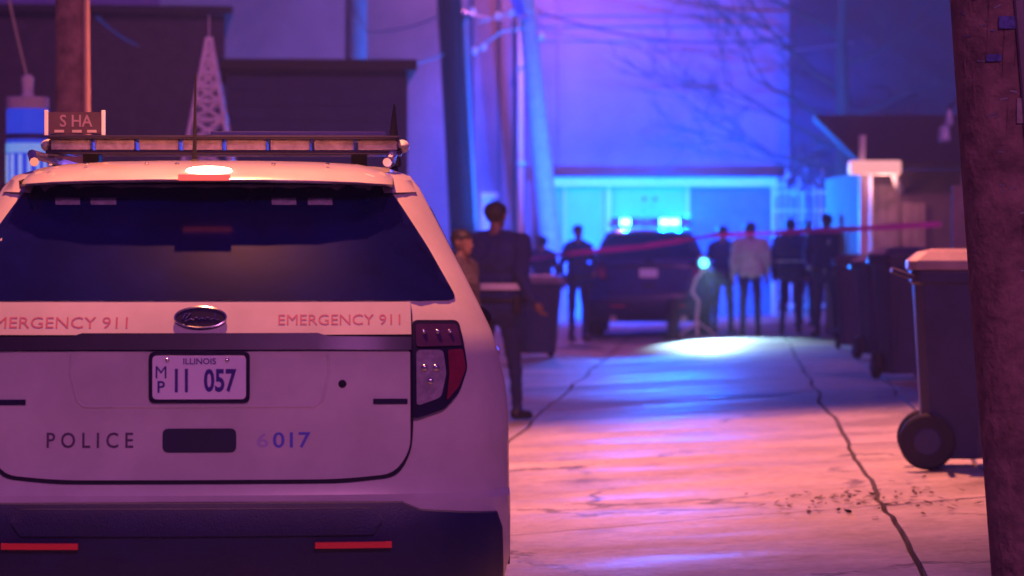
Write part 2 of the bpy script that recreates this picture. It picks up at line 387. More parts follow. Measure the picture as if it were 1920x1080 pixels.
def build_suv(loc, yaw, label, paint, near):
    root = empty('police_suv', loc, yaw); tag(root, label, 'suv', 'police vehicles in the alley')
    body = shell().build('body', paint, root, smooth=True)
    def pp(name, outline, off, thick, m, parent=root, smooth=True, step=0.06): return patch(outline, rsurf, off, thick, step).build(name, m, parent, smooth=True)
    # rear window
    gl = mir([spx(735, 340), spx(764, 380), spx(815, 462), spx(868, 562)])
    pp('rear_window', rounded(gl, .03), .006, .02, M_glass)
    # tailgate upper panel, trim strip, lower panel, thin dark line of the shut gap
    pp('tailgate_gap', rounded(mir([spx(779, 566), spx(779, 800), spx(775, 850), spx(748, 896), spx(640, 907)]), .05), .003, .01, M_gap)
    pp('tailgate_upper', mir([spx(776, 566), spx(776, 627)]), .012, .02, paint, step=.02)
    pp('tailgate_lower', rounded(mir([spx(773, 657), spx(773, 845), spx(742, 889), spx(640, 899)]), [.01, .06, .08, .08, .08, .08, .06, .01]), .010, .02, paint, step=.03)
    strip = mir([spx(600, 624), spx(620, 630), spx(776, 632), spx(776, 656), spx(600, 655)])
    pp('trim_strip', strip, .022, .03, M_darktrim)
    if near:
        q = [spx(610, 664), spx(612, 700), spx(598, 752), spx(585, 762)]; c0 = spx(370, 700)[0]; q = [(x-c0, z) for x, z in q]
        ln = q+[(x*.5, q[-1][1]) for x in (q[-1][0], 0, -q[-1][0])]+[(-x, z) for x, z in reversed(q)]
        cr_ = MB(); cr_.tube([rsurf(x, z, .009) for x, z in ln], .0055, 8); cr_.build('recess_edge', paint, root, smooth=True)
    # plate recess and plate
    for s in (1, -1):
        o = [spx(703, 748), spx(768, 748), spx(768, 758), spx(703, 758)]
        pp('badge_bar', [(s*x, z) for x, z in (o if s == 1 else reversed(o))], .014, .006, M_darktrim)
    pl = [spx(286, 666), spx(460, 666), spx(460, 748), spx(286, 748)]
    xm = sum(p[0] for p in pl)/4; pl = [(x-xm, z) for x, z in pl]
    x0 = pl[0][0]; x1 = pl[1][0]; zb = pl[2][1]; zt = pl[0][1]
    def fsurf(a, b, o): return Vector((a, rear_y(0, (zb+zt)/2)-o, b))
    fr = patch(rounded([(x0-.012, zb-.012), (x1+.012, zb-.012), (x1+.012, zt+.012), (x0-.012, zt+.012)], .02), fsurf, .022, .03).build('plate_frame', M_darktrim, root)
    plate = patch(rounded([(x0, zb), (x1, zb), (x1, zt), (x0, zt)], .015), fsurf, .027, .004).build('licence_plate', M_plate, root)
    if near:
        w = x1-x0; h = zt-zb; ink = MB()
        def put(body, a, b, c, d):
            uv, fs = text_mesh(body); ink.add([fsurf(x0+w*(a+(b-a)*u), zb+h*(c+(d-c)*v), .0285) for u, v in uv], fs)
        put('11', .24, .38, .16, .70); put('057', .55, .90, .16, .70); put('M', .035, .15, .48, .76); put('P', .055, .135, .15, .42)
        put('ILLINOIS', .33, .68, .80, .94)
        ink.build('plate_lettering', M_plateink, plate)
        for a in (.16, .80):
            b = MB(); b.ell(fsurf(x0+w*a, zt-h*.1, .030), (.007, .004, .007)); b.build('plate_bolt', M_chrome, plate, smooth=True)
    # emblem: dark oval with bright script and rim
    ex, ez = 0.0, spx(370, 595)[1]
    ov = [(.082*math.cos(2*math.pi*k/28), ez+.033*math.sin(2*math.pi*k/28)) for k in range(28)]
    em = pp('emblem', ov, .022, .012, M_darktrim)
    if near:
        rim = MB(); rim.tube([rsurf(a*1.0, b, .023) for a, b in ov+ov[:1]], .0035, 6); rim.build('emblem_rim', M_chrome, em, smooth=True)
        sc = MB(); q = [(-.055, -.006), (-.045, .012), (-.03, .014), (-.042, 0), (-.046, -.013), (-.03, -.004), (-.02, -.006), (-.012, .002), (-.004, -.008), (.006, .001), (.014, -.008), (.022, .002), (.03, -.006), (.04, -.003), (.044, .014), (.046, -.006), (.056, -.008)]
        sc.tube([rsurf(a*1.05, ez+b, .0235) for a, b in q], .0032, 6); sc.build('emblem_script', M_chrome, em, smooth=True)
    # tail lamps
    for s in (1, -1):
        o = [spx(778, 600), spx(868, 600), spx(876, 640), spx(884, 690), spx(868, 735), spx(838, 768), spx(778, 787)]
        def ms(pts): return [(s*x, z) for x, z in (pts if s == 1 else list(reversed(pts)))]
        bz = pp('tail_lamp', ms(rounded(o, .02)), .016, .03, M_darktrim)
        pp('upper_lens', ms(rounded([spx(785, 607), spx(864, 607), spx(873, 648), spx(785, 650)], .01)), .022, .008, mat('dark_red_lens', (0.06, 0.02, 0.09), 0.12, var=.4, scale=20, coat=.6), bz)
        pp('reversing_lens', ms(rounded([spx(785, 656), spx(836, 656), spx(842, 700), spx(832, 745), spx(785, 762)], .015)), .022, .008, M_lensclear if near else M_lens, bz)
        pp('side_lens', ms(rounded([spx(845, 656), spx(874, 654), spx(880, 690), spx(866, 725), spx(842, 752), spx(848, 700)], .008)), .022, .008, M_lens, bz)
        if near:
            for (qx, qy, qr) in ((800, 690, 11), (822, 690, 11), (811, 715, 10), (800, 622, 8), (826, 622, 8), (850, 622, 7)):
                x, z = spx(qx, qy); c = rsurf(x, z, .024); b = MB(); b.ell((s*c.x, c.y, c.z), (qr/900, .008, qr/900)); b.build('bulb', M_chrome, bz, smooth=True)
        # side window and pillar trim, seen edge on
        def ss(a, b, off): return Vector((s*(side_x(a, b)+off), a, b))
        for name, y0, y1 in (('rear_side_window', .78, 1.45), ('side_window', 1.50, 2.35), ('side_window', 2.40, 3.15)):
            o = rounded([(y0+.06, 1.21), (y1, 1.21), (min(y1, 2.95), 1.60), (y0+.22 if y0 < 1 else y0, 1.60)], .03)
            patch(o, ss, .006, .02, .12).build(name, M_glass, root)
        for wy in (1.15, 4.0):
            wh = MB(); wh.tube([(s*.74, wy, .37), (s*.76, wy, .37), (s*.985, wy, .37), (s*1.005, wy, .37)], [.33, .37, .37, .34], 24)
            wo_ = wh.build('wheel', M_black, root, smooth=True)
            rm = MB(); rm.tube([(s*.99, wy, .37), (s*1.008, wy, .37), (s*1.002, wy, .37)], [.24, .235, .06], 20); rm.build('rim', M_metal, wo_)
        for wy in (1.15, 4.0):
            arch = MB(); arch.tube([(s*1.0, wy+.42*math.cos(a), .37+.42*math.sin(a)) for a in [math.pi*k/10 for k in range(11)]], .02, 6)
            arch.build('arch_trim', M_plastic, root, smooth=True)
        mi = MB(); mi.ell((s*.985, 3.05, 1.15), (.07, .05, .06), mi=0); mi.tube([(s*.93, 3.1, 1.12), (s*1.05, 3.07, 1.15)], .025, 8)
        mi.build('door_mirror', M_black, root, smooth=True)
        dh = MB(); dh.tube([(s*(side_x(1.62, 1.06)+.03), 1.62, 1.06), (s*(side_x(1.85, 1.06)+.035), 1.85, 1.065)], .014, 8); dh.build('door_handle', M_chrome, root, smooth=True)
        rr = MB(); rr.tube([(s*.60, .75, 1.745), (s*.62, .85, 1.775), (s*.62, 2.3, 1.775), (s*.60, 2.4, 1.745)], .016, 8); rr.build('roof_rail', M_chrome if near else M_plastic, root, smooth=True)
        # bumper reflectors with a faint glow in their colour, exhaust tips
        o = [spx(592, 1014), spx(735, 1013), spx(735, 1024), spx(592, 1025)]
        pp('bumper_reflector', [(s*x, z) for x, z in (o if s == 1 else list(reversed(o)))], .078, .02, M_refl)
        ex_ = MB(); a0 = .56*s; ex_.tube([(a0, .0, .31), (a0, .3, .31)], .055, 16); ex_.tube([(a0, -.03, .31), (a0, .02, .31)], .06, 16); ex_.build('exhaust_tip', M_chrome, root, smooth=True)
    # bumper: dark lower part, proud of the body
    o = [(-.965, .26), (.965, .26), (.975, .40), (.97, .55), spx(938, 960), spx(790, 956), spx(755, 941), (0, spx(370, 941)[1])]
    xs = spx(755, 941); 
    o += [(-xs[0], xs[1]), (-spx(790, 956)[0], spx(790, 956)[1]), (-spx(938, 960)[0], spx(938, 960)[1]), (-.97, .55), (-.975, .40)]
    pp('bumper', o, .055, .09, M_plastic)
    pp('bumper_step', rounded(mir([spx(700, 950), spx(720, 972), spx(700, 1000), spx(300, 1002)])[:4] + [(-x, z) for x, z in reversed([spx(700, 950), spx(720, 972), spx(700, 1000)])], .01), .066, .02, M_plastic)
    # handle recess and lock
    hx, hz = spx(440, 803); hx2, hz2 = spx(436, 848); hc = spx(371, 820)[0]; hw = hx-hc
    pp('handle_recess', rounded([(-hw, hz2), (hw, hz2), (hw, hz), (-hw, hz)], .02), .0125, .006, mat('recess', (0.015, 0.016, 0.06), .4))
    lk = MB(); c = rsurf(*spx(645, 720), .012); lk.ell(c, (.013, .006, .013)); lk.build('key_lock', M_gap, root, smooth=True)
    # spoiler with stop lamp
    sp = MB(); prof = [(.36, 1.668), (.345, 1.676), (.36, 1.690), (.43, 1.716), (.55, 1.738), (.80, 1.752), (.80, 1.70), (.55, 1.672)]
    xs_ = [-.62, -.61, -.58, -.5, -.35, -.18, 0, .18, .35, .5, .58, .61, .62]; vs = []; fs = []
    for x in xs_:
        t = abs(x)/.62
        for (y, z) in prof: vs.append((x, y+.05*t*t+.10*t**8, z-.012*t*t-.03*t**10*(1 if z > 1.68 else 0)))
    k = len(prof)
    for i in range(len(xs_)-1):
        for j in range(k): fs.append((i*k+j, i*k+(j+1)%k, (i+1)*k+(j+1)%k, (i+1)*k+j))
    fs += [tuple(range(k)), tuple(range((len(xs_)-1)*k+k-1, (len(xs_)-1)*k-1, -1))]
    spo = sp.add(vs, fs).build('roof_spoiler', paint, root, smooth=True, bevel=.004)
    ch = MB(); ch.box(-.085, .085, .336, .352, 1.6725, 1.693); ch.build('stop_lamp', M_stoplamp if near else M_lens, spo, bevel=.002)
    if near:
        sb_ = MB(); sb_.ell((0.012, .405, 1.708), (.075, .026, .013)); sb_.build('glare_dome', mat('glare_glow', (.9, .6, .5), .3, emit=(1.0, .52, .34), estr=38), spo, smooth=True)  # added glowing dome that makes the glare on the spoiler
        for ofs in (-.52, -.40, -.2, -.1, .22, .40):
            d = MB(); d.ell((ofs, .50+.04*abs(ofs), 1.731), (.008, .01, .005)); d.build('glint_bead', M_chrome, spo, smooth=True)  # chrome beads added to glint along the spoiler
    # corner cap at glass top
        for s in (1, -1):
            o = [spx(728, 336), spx(792, 338), spx(800, 360), spx(735, 362)]
            pp('corner_cap', [(s*x, z) for x, z in (o if s == 1 else list(reversed(o)))], .02, .02, paint)
        # four small pale dashes lying on the glass near its top
        for a, b in ((120, 165), (185, 232), (522, 568), (590, 636)):
            o = [spx(a, 371), spx(b, 371), spx(b, 384), spx(a, 384)]
            pp('window_dash', o, .009, .003, mat('dash_grey', (.40, .36, .48), .4, var=.5, scale=60))
        for body, a, b, t, d, off, m in (('EMERGENCY 911', -20, 246, 594, 614, .0131, M_redink), ('EMERGENCY 911', 526, 756, 589, 609, .0131, M_redink),
                                         ('P O L I C E', 93, 254, 810, 839, .0112, M_greyink), ('017', 514, 585, 810, 840, .0112, M_blueink), ('6', 484, 506, 812, 839, .0112, M_paleblue)):
            x0_, z0_ = spx(a, d); x1_, z1_ = spx(b, t)
            lettering(body, x0_, x1_, z0_, z1_, off).build('lettering', m, root)
    # light bar on the roof
    by = 1.75; mh = .04 if near else .11; bar = MB(); bar.box(-.66, .66, by-.14, by+.14, 1.80, 1.815); bar.box(-.65, .65, by-.17, by+.15, 1.815+mh, 1.83+mh)
    bo = bar.build('light_bar', M_darktrim, root, bevel=.006)
    nm = 8
    for i in range(nm):
        a = -.65+1.30*i/nm; 
        lit = (not near) and i in (1, 5, 6)
        mm = M_bluelamp if lit else mat('unlit_module_lens', (.55, .46, .56), .15, var=.5, scale=30, coat=.6)
        b = MB(); b.box(a+.008, a+1.30/nm-.008, by-.135, by+.135, 1.815, 1.815+mh); b.build('lamp_module', mm, bo, bevel=.006)
    for s in (1, -1):
        b = MB(); b.box(s*.5-.03, s*.5+.03, by-.06, by+.06, 1.745, 1.802); b.build('mount_foot', M_black, bo)
        b = MB(); b.ell((s*.66, by, 1.835), (.03, .13, .026)); b.build('end_cap', M_trim if near else M_darktrim, bo, smooth=True)  # near caps white: the bar's glints put into their colour
    if near:
        rail = MB(); rail.box(-.05, .60, by-.16, by-.145, 1.868, 1.885); rail.build('deflector_strip', M_chrome, bo, bevel=.003)
        # little bracketed sign standing on the left of the bar
        sx0, sx1 = -.655, -.445; sg = MB(); sg.box(sx0+.008, sx1-.008, by-.155, by-.147, 1.875, 1.955)
        sgo = sg.build('sign_panel', mat('sign_dark', (.06, .03, .07), .5), bo)
        for x in (sx0, sx1): b = MB(); b.box(x-.007, x+.007, by-.16, by-.143, 1.868, 1.962); b.build('sign_bracket', M_trim, sgo, bevel=.002)
        uv, fs = text_mesh('S HA'); t = MB(); t.add([(sx0+.05+.12*u, by-.1565, 1.90+.045*v) for u, v in uv], fs); t.build('sign_lettering', mat('sign_letter', (.24, .15, .27), .5), sgo)
        t = MB()
        for a in (.03, .095, .15): t.box(sx0+a, sx0+a+.035, by-.1575, by-.1550, 1.879, 1.889)
        t.build('sign_marks', mat('sign_mark', (.38, .3, .4), .4), sgo)
    for ax, ay, ah, r in ((-.085, 1.2, .30, .008), (.63, 2.05, .24, .032)):
        a = MB(); a.tube([(ax, ay, 1.735), (ax, ay, 1.765), (ax, ay, 1.77), (ax+.004, ay, 1.77+ah)], [.022, .018, r, .003], 8); a.build('antenna', M_black, root, smooth=True)
    return root
suv = build_suv((SX, SD, 0), SYAW, 'white police SUV with plate 11 057 and roof light bar', M_paint, True)
FD = 45.5; fx = px2x(1216, FD)
suv2 = build_suv((fx, FD, gz(fx, FD)), R(-3.5), 'dark police SUV with lit blue roof lights, parked before the garage', M_dpaint, False)

# ------------------------------------------------------------------ lamps of the far SUV (inside its light bar)
for i, (x, e) in enumerate(((-.44, 1.0), (.24, 1.0), (.5, 1.0))):
    lamp('bar_beam', 'SPOT', (x, 1.78, 1.99), 24000*e, (0.0, 0.05, 1.0), suv2, size=0.03, target=(x-.1, 15, 3.0), spot=50, blend=1.0)
    lamp('bar_lamp', 'POINT', (x, 1.80, 1.978), 3400*e, (0.0, 0.14, 1.0), suv2, size=0.03)

# ------------------------------------------------------------------ buildings
def box_obj(name, x0, x1, y0, y1, z0, z1, m, parent=None, bevel=0.0):
    b = MB(); b.box(x0, x1, y0, y1, z0, z1); return b.build(name, m, parent, bevel=bevel)
def boards_h(root, name, x0, x1, y, z0, z1, h, m, proud=0.02, lap=True):   # lapped siding, board by board
    z = z0; k = 0
    while z < z1-0.02:
        b = MB(); zz = min(z+h-0.006, z1)
        b.add([(x0, y, z), (x1, y, z), (x1, y-proud, z), (x0, y-proud, z), (x0, y, zz), (x1, y, zz), (x1, y-proud*.35, zz), (x0, y-proud*.35, zz)],
              [(0,1,2,3), (4,7,6,5), (3,2,6,7), (0,3,7,4), (1,5,6,2), (0,4,5,1)])
        b.build(name, m, root); z += h; k += 1
def boards_v(root, name, x0, x1, y, z0, z1, w, m, proud=0.02):
    x = x0
    while x < x1-0.02:
        xx = min(x+w-0.008, x1); pz = random.uniform(-.01, .01)
        box_obj(name, x, xx, y-proud-random.uniform(0, .006), y, z0, z1+pz, m, root); x += w

# great pale wall closing the alley
WD = 60.2
big = empty('warehouse', (px2x(950, WD), WD, 0)); tag(big, 'tall pale stucco warehouse wall rising behind the low garage', 'building')
bx = big.location.x
x0, x1 = px2x(300, WD)-bx, px2x(1600, WD)-bx; zt = 8.6
box_obj('wall', x0, x1, 0, 8, -.05, zt, M_stucco, big)
for a, b in ((888, 902), (938, 960), (985, 1003), (1046, 1052)):
    box_obj('pilaster', px2x(a, WD)-bx, px2x(b, WD)-bx, -.16, .0, 0, zt-.3, M_stucco, big, .01)
for yy, p in ((44, .07), (72, .05), (24, .06)):
    z = py2z(yy, WD); box_obj('band_course', px2x(1010, WD)-bx, x1, -p, .0, z-.06, z+.06, M_stucco, big, .01)
box_obj('parapet', x0-.1, x1+.1, -.1, 8.1, zt, zt+.25, M_trim, big)
# lit doorway of the warehouse, left of the officer
dz = py2z(372, WD); xa, xb = px2x(872, WD)-bx, px2x(925, WD)-bx
box_obj('door', xa, xb, -.06, .0, 0, dz, M_litpanel, big, .01)
box_obj('door_frame', xa-.1, xb+.1, -.10, -.002, dz, dz+.12, M_trim, big, .01)
dp = empty('downspout', (px2x(976, 59.8), 59.8, 0)); tag(dp, 'pale downspout pipe running up the warehouse wall beside the leaning pole', 'pipe')
t = MB(); t.tube([(0, 0, 0), (0, 0, 7.5)], .07, 10); t.build('pipe', M_trim, dp, smooth=True)
for z in (1.2, 3.2, 5.2): t = MB(); t.box(-.1, .1, -.09, .35, z, z+.06); t.build('pipe_clip', M_metal, dp)

# low garage facing up the alley
GD = 57.5
ga = empty('garage', (px2x(1245, GD), GD, gz(px2x(1245, GD), GD))); tag(ga, 'low garage with pale siding, wide doors and bright fascia', 'garage')
gx = ga.location.x; gb = ga.location.z
def gp(px): return px2x(px, GD)-gx
gtop = py2z(348, GD)-gb
box_obj('wall', gp(1040), gp(1452), .0, 2.3, -.3, gtop, M_gwall, ga)
boards_h(ga, 'siding_board', gp(1040), gp(1056), 0, 0, gtop, .16, M_gwall)
box_obj('fascia', gp(1036), gp(1456), -.22, .0, gtop-.02, gtop+.16, M_trim, ga, .01)
r = MB(); r.add([(gp(1034), -.3, gtop+.165), (gp(1458), -.3, gtop+.165), (gp(1458), 2.4, gtop+.19), (gp(1034), 2.4, gtop+.19), (gp(1034), -.3, gtop+.20), (gp(1458), -.3, gtop+.20), (gp(1458), 2.4, gtop+.225), (gp(1034), 2.4, gtop+.225)],
                [(0,1,5,4), (1,2,6,5), (2,3,7,6), (3,0,4,7), (4,5,6,7), (3,2,1,0)]); r.build('roof', M_roof, ga)
def sect_door(p0, p1, ptop, m, name='overhead_door'):
    zt_ = py2z(ptop, GD)-gb; d = box_obj(name, gp(p0), gp(p1), -.05, .0, .0, zt_, m, ga)
    nrow = 5; ncol = max(1, int((gp(p1)-gp(p0))/.6))
    for i in range(nrow):
        for j in range(ncol):
            w = (gp(p1)-gp(p0))/ncol; h = zt_/nrow
            box_obj('door_panel', gp(p0)+w*j+.05, gp(p0)+w*(j+1)-.05, -.075, -.05, h*i+.05, h*(i+1)-.04, m, d, .012)
    return d
sect_door(1150, 1284, 352, M_gdoor); sect_door(1294, 1446, 352, M_gdark)
d = box_obj('side_door', gp(1062), gp(1126), -.05, .0, .0, py2z(352, GD)-gb, M_gdoor, ga, .01)
b = MB(); b.ell((gp(1120), -.09, 1.0), (.035, .035, .035)); b.build('door_knob', M_chrome, d, smooth=True)
for a, b in ((1136, 1146), (1286, 1292), (1447, 1453), (1056, 1061), (1127, 1130)):
    box_obj('trim_post', gp(a), gp(b), -.09, .0, .0, gtop-.03, M_trim, ga, .008)
for px in (1207, 1228):
    b = MB(); b.ell((gp(px), -.08, py2z(373, GD)-gb), (.05, .03, .05)); b.build('door_glint', M_chrome, ga, smooth=True)  # chrome studs added in place of two reflections on the door

# white wrought-iron gate between the garage and the dark house
gt = empty('iron_gate', on(1505, 55)); tag(gt, 'white wrought-iron gate with scrollwork beside the garage', 'gate')
def ip(px): return px2x(px, 55)-gt.location.x
ztop = py2z(346, 55)-gt.location.z; zmid = py2z(385, 55)-gt.location.z
bars = [1450+i*11 for i in range(11)]
for i, px in enumerate(bars):
    t = MB(); t.tube([(ip(px), 0, 0), (ip(px), 0, ztop-.05+.12*math.sin(i*1.1))], .022 if i % 5 else .04, 8); t.build('bar', M_iron, gt, smooth=True)
    if i < 10:
        sc = MB(); c = ip(px+5.5); pts = []
        for k in range(22): a = k*.45; rr = .055*(1-k/30); pts.append((c+rr*math.cos(a)*(1 if i % 2 else -1), -.02, zmid+.12+.18*(i % 3)+rr*math.sin(a)+k*.012))
        sc.tube(pts, .016, 6); sc.build('scroll', M_iron, gt, smooth=True)
for z in (.2, zmid-.1, ztop-.15):
    t = MB(); t.tube([(ip(1448), -.005, z), (ip(1562), -.005, z)], .024, 8); t.build('rail', M_iron, gt, smooth=True)

# dark two-storey house behind the gate
HD = 59.0
hs = empty('house', (px2x(1640, HD), HD, 0)); tag(hs, 'dark two-storey house behind the bare tree and gate', 'house')
hx0 = px2x(1490, HD)-hs.location.x; hx1 = px2x(1990, HD)-hs.location.x
box_obj('wall', hx0, hx1, 0, 7, 0, 7.4, M_siding, hs)
boards_h(hs, 'siding_board', hx0, hx1, 0, .4, 7.3, .22, M_siding)
r = MB(); r.prism([(hx0-.3, 7.4), (hx1+.3, 7.4), ((hx0+hx1)/2, 9.0)], -.3, 7.3); r.build('roof', M_roof, hs)

# right-hand garage along the alley, with eave, posts and board fence
RD = 38.0
rg = empty('side_garage', (px2x(1700, RD), RD, gz(px2x(1700, RD), RD))); tag(rg, 'low side garage with dark roof and a lit box lamp on posts', 'garage')
rx = rg.location.x; rb = rg.location.z
def rp(px, D=RD): return px2x(px, D)-rx
box_obj('wall', rp(1632), rp(1990), .3, 5.5, -.3, py2z(318, RD)-rb, mat('brown_siding', (0.16, .11, .12), .85, var=.3, scale=3), rg)
boards_v(rg, 'wall_board', rp(1632), rp(1692), .3, 0, py2z(345, RD)-rb, .13, mat('tan_board', (.36, .25, .24), .8, var=.3, scale=4))
boards_v(rg, 'wall_board', rp(1694), rp(1738), .2, 0, py2z(380, RD)-rb, .13, mat('tan_board', (.36, .25, .24)))
r = MB(); zr = py2z(318, RD)-rb
r.add([(rp(1610), -.2, zr), (rp(2000), -.2, zr), (rp(2000), 5.8, zr+.9), (rp(1610), 5.8, zr+.9), (rp(1610), -.2, zr+.1), (rp(2000), -.2, zr+.1), (rp(2000), 5.8, zr+1.0), (rp(1610), 5.8, zr+1.0)],
      [(0,1,5,4), (1,2,6,5), (2,3,7,6), (3,0,4,7), (4,5,6,7), (3,2,1,0)]); r.build('roof', M_roof, rg)
box_obj('lamp_box', rp(1586), rp(1680), -.55, -.21, py2z(329, RD)-rb, py2z(303, RD)-rb, mat('lit_diffuser', (.7, .6, .55), .5, emit=(1.0, .42, .34), estr=.9), rg, .03)
lamp('porch_lamp', 'POINT', (rp(1650), -.45, py2z(345, RD)-rb), 14, (1.0, .40, .36), rg, .12)
box_obj('porch_post', rp(1604), rp(1622), -.45, -.33, 0, py2z(330, RD)-rb, M_trim, rg, .01)
box_obj('porch_post', rp(1626), rp(1630), -.30, -.24, 0, py2z(330, RD)-rb, M_trim, rg, .01)
t = MB(); t.tube([(rp(1672), -.3, py2z(330, RD)-rb), (rp(1678), -.2, py2z(345, RD)-rb), (rp(1690), .1, py2z(356, RD)-rb)], .05, 8); t.build('downpipe', M_trim, rg, smooth=True)
# vent pipe on the eave
t = MB(); t.tube([(rp(1611), -.3, py2z(303, RD)-rb), (rp(1612), -.3, py2z(255, RD)-rb)], .045, 8); t.build('vent_pipe', M_trim, rg, smooth=True)
wl = empty('wall_lantern', at(1776, 240, 30)); tag(wl, 'small glass lantern hanging from a bracket by the splintered utility pole', 'lantern')
for dx, dz_, rr in ((.02, .11, .045), (-.03, -.06, .07)):
    b = MB(); b.tube([(dx, 0, dz_-.10), (dx, 0, dz_-.07), (dx, 0, dz_+.05), (dx, 0, dz_+.09)], [rr*.5, rr, rr*.8, rr*.3], 10); b.build('glass', mat('lantern_glass', (.45, .55, .8), .1, var=.2, coat=.6), wl, smooth=True)
b = MB(); b.tube([(0, 0, .2), (.15, .05, .32), (.6, .1, .35)], .015, 6); b.build('bracket', M_cable, wl, smooth=True)

# fence post and board rail in front of it
fp = empty('fence', (px2x(1793, 30), 30, gz(px2x(1793, 30), 30))); tag(fp, 'short pale post-and-board fence panel by the side garage', 'fence')
def fpx(px): return px2x(px, 30)-fp.location.x
box_obj('post', fpx(1785), fpx(1801), -.05, .05, -.02, py2z(348, 30)-fp.location.z, M_fence, fp, .01)
boards_v(fp, 'board', fpx(1803), fpx(1900), .03, .05, py2z(330, 30)-fp.location.z, .12, M_fence)

# brick house corner on the right edge, bricks laid one by one
BD = 20.0
bw = empty('brick_wall', (px2x(1865, BD), BD, gz(px2x(1865, BD), BD))); tag(bw, 'red brick wall behind the splintered utility pole', 'wall')
box_obj('mortar_core', 0.012, 2.2, .015, .3, -.2, 4.2, M_mortar, bw)
brick_me = None
for r_ in range(54):
    for c_ in range(3):
        x = .0+c_*.215+(.107 if r_ % 2 else 0.0); z = r_*.075
        w0 = .205
        if brick_me is None:
            o = box_obj('brick', 0, w0, -.004, .09, 0, .065, M_brick, bw, .006); brick_me = o.data
        else:
            o = bpy.data.objects.new('brick', brick_me); C.objects.link(o); o.parent = bw
        o.location = (x+random.uniform(-.003, .003), random.uniform(-.006, .004), z)
        if r_ % 2 and c_ == 0:
            o2 = bpy.data.objects.new('brick', brick_me); C.objects.link(o2); o2.parent = bw; o2.location = (-.0, .001, z); o2.scale = (.48, 1, 1)
# left: dark coach house, navy garage
def simple_house(name, label, D, pa, pb, ptop, depth, m, roof, cat, h_board, openings=()):
    cx = px2x((pa+pb)/2, D); h = empty(name, (cx, D, 0), R(7) if D > 40 else R(4)); tag(h, label, cat)
    xa, xb = px2x(pa, D)-cx, px2x(pb, D)-cx; zt_ = py2z(ptop, D)
    box_obj('wall', xa, xb, 0, depth, -.05, zt_, m, h)
    if h_board: boards_h(h, 'siding_board', xa, xb, 0, .1, zt_-.02, h_board, m)
    box_obj('roof', xa-.12, xb+.12, -.15, depth+.1, zt_, zt_+roof, M_roof, h, .01)
    for px, py, w, hh in openings:
        x = px2x(px, D)-cx; z = py2z(py, D); wn = box_obj('window', x-w/2, x+w/2, -.035, .0, z-hh/2, z+hh/2, M_glass, h)
        for a, b, c, d in ((-w/2-.07, w/2+.07, hh/2, hh/2+.07), (-w/2-.07, w/2+.07, -hh/2-.08, -hh/2), (-w/2-.07, -w/2, -hh/2, hh/2), (w/2, w/2+.07, -hh/2, hh/2)):
            box_obj('window_frame', x+a, x+b, -.06, .0, z+c, z+d, m, wn)
    return h
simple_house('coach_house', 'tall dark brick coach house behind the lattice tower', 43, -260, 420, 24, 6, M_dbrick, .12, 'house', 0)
simple_house('shed', 'low flat-roofed dark garage beside the thick dark pole', 37, 424, 764, 132, 5, mat('navy_siding', (.032, .030, .11), .85, var=.3, scale=3), .14, 'garage', .2)

# ------------------------------------------------------------------ poles, lamps, cables
def pole(name, label, D, top, base_px, r0, r1, m, bands=(), lean_y=0.0, cat='utility pole', zt=9.0, X0=None, grp=None):
    """top = (px,py) picture point on the axis; the pole runs from its base through that point to zt"""
    X = px2x(base_px, D); zb = gz(X, D); o = empty(name, (X, D, zb)); tag(o, label, cat, grp)
    tp = at(top[0], top[1], D)-Vector((X, D, zb)); k = (zt-zb)/tp.z; N = 14; pts = []; rs = []
    for i in range(N+1):
        t = i/N; wob = .012*mnoise.noise(Vector((t*4, D, 1)))
        pts.append((tp.x*k*t+wob, 0, tp.z*k*t-(.05 if i == 0 else 0))); rs.append(r0+(r1-r0)*t)
    b = MB(); b.tube(pts, rs, 18); b.build('shaft', m, o, smooth=True)
    o['axis'] = (tp.x*k, zt-zb)
    return o
def along(o, z): ax = o['axis']; return Vector((ax[0]*z/ax[1], 0, z))
P_dark = pole('utility_pole', 'thick dark utility pole standing at the corner of the low garage', 48, (843, 0), 880, .24, .19, M_dwood)
t = MB(); t.tube([along(P_dark, z)+Vector((.20, -.10, 0)) for z in (0.3, 2, 3.5, 5.2)], .05, 8); t.build('conduit', mat('grey_pipe', (.10, .09, .11), .8), P_dark, smooth=True)
t = MB(); t.tube([along(P_dark, 5.2)+Vector((.20, -.10, 0)), along(P_dark, 5.35)+Vector((.26, -.10, 0)), along(P_dark, 5.3)+Vector((.34, -.1, 0))], .05, 8); t.build('conduit_elbow', mat('grey_pipe', (.10, .09, .11), .8), P_dark, smooth=True)
P_lean = pole('utility_pole', 'pale leaning utility pole with cable bundles beside the garage', 56.4, (991, 40), 1046, .21, .17, M_pwood)
zz = py2z(40, 56.4)
for i, (dx, dz, dy) in enumerate(((-.42, .62, 0), (-.36, .70, .05), (-.20, .62, .1))):
    t = MB(); a = along(P_lean, zz)
    t.tube([a+Vector((-.02, -.20, 0)), a+Vector((dx*.5, -.22, dz*.22)), a+Vector((dx, -.2+dy, dz)), a+Vector((dx*1.5, -.1, dz*2.2))], .035, 8); t.build('cable_bundle', M_bluecable, P_lean, smooth=True)
t = MB(); a = along(P_lean, zz-.1); t.tube([a+Vector((.1, -.16, 0)), a+Vector((-.55, -.2, -.12)), a+Vector((-1.05, -.2, -.48))], .028, 8); t.build('strut', M_metal, P_lean, smooth=True)
t = MB(); t.tube([a+Vector((.1, -.16, .28)), a+Vector((-.5, -.2, .22)), a+Vector((-1.0, -.2, .05))], .022, 8); t.build('strut', M_metal, P_lean, smooth=True)
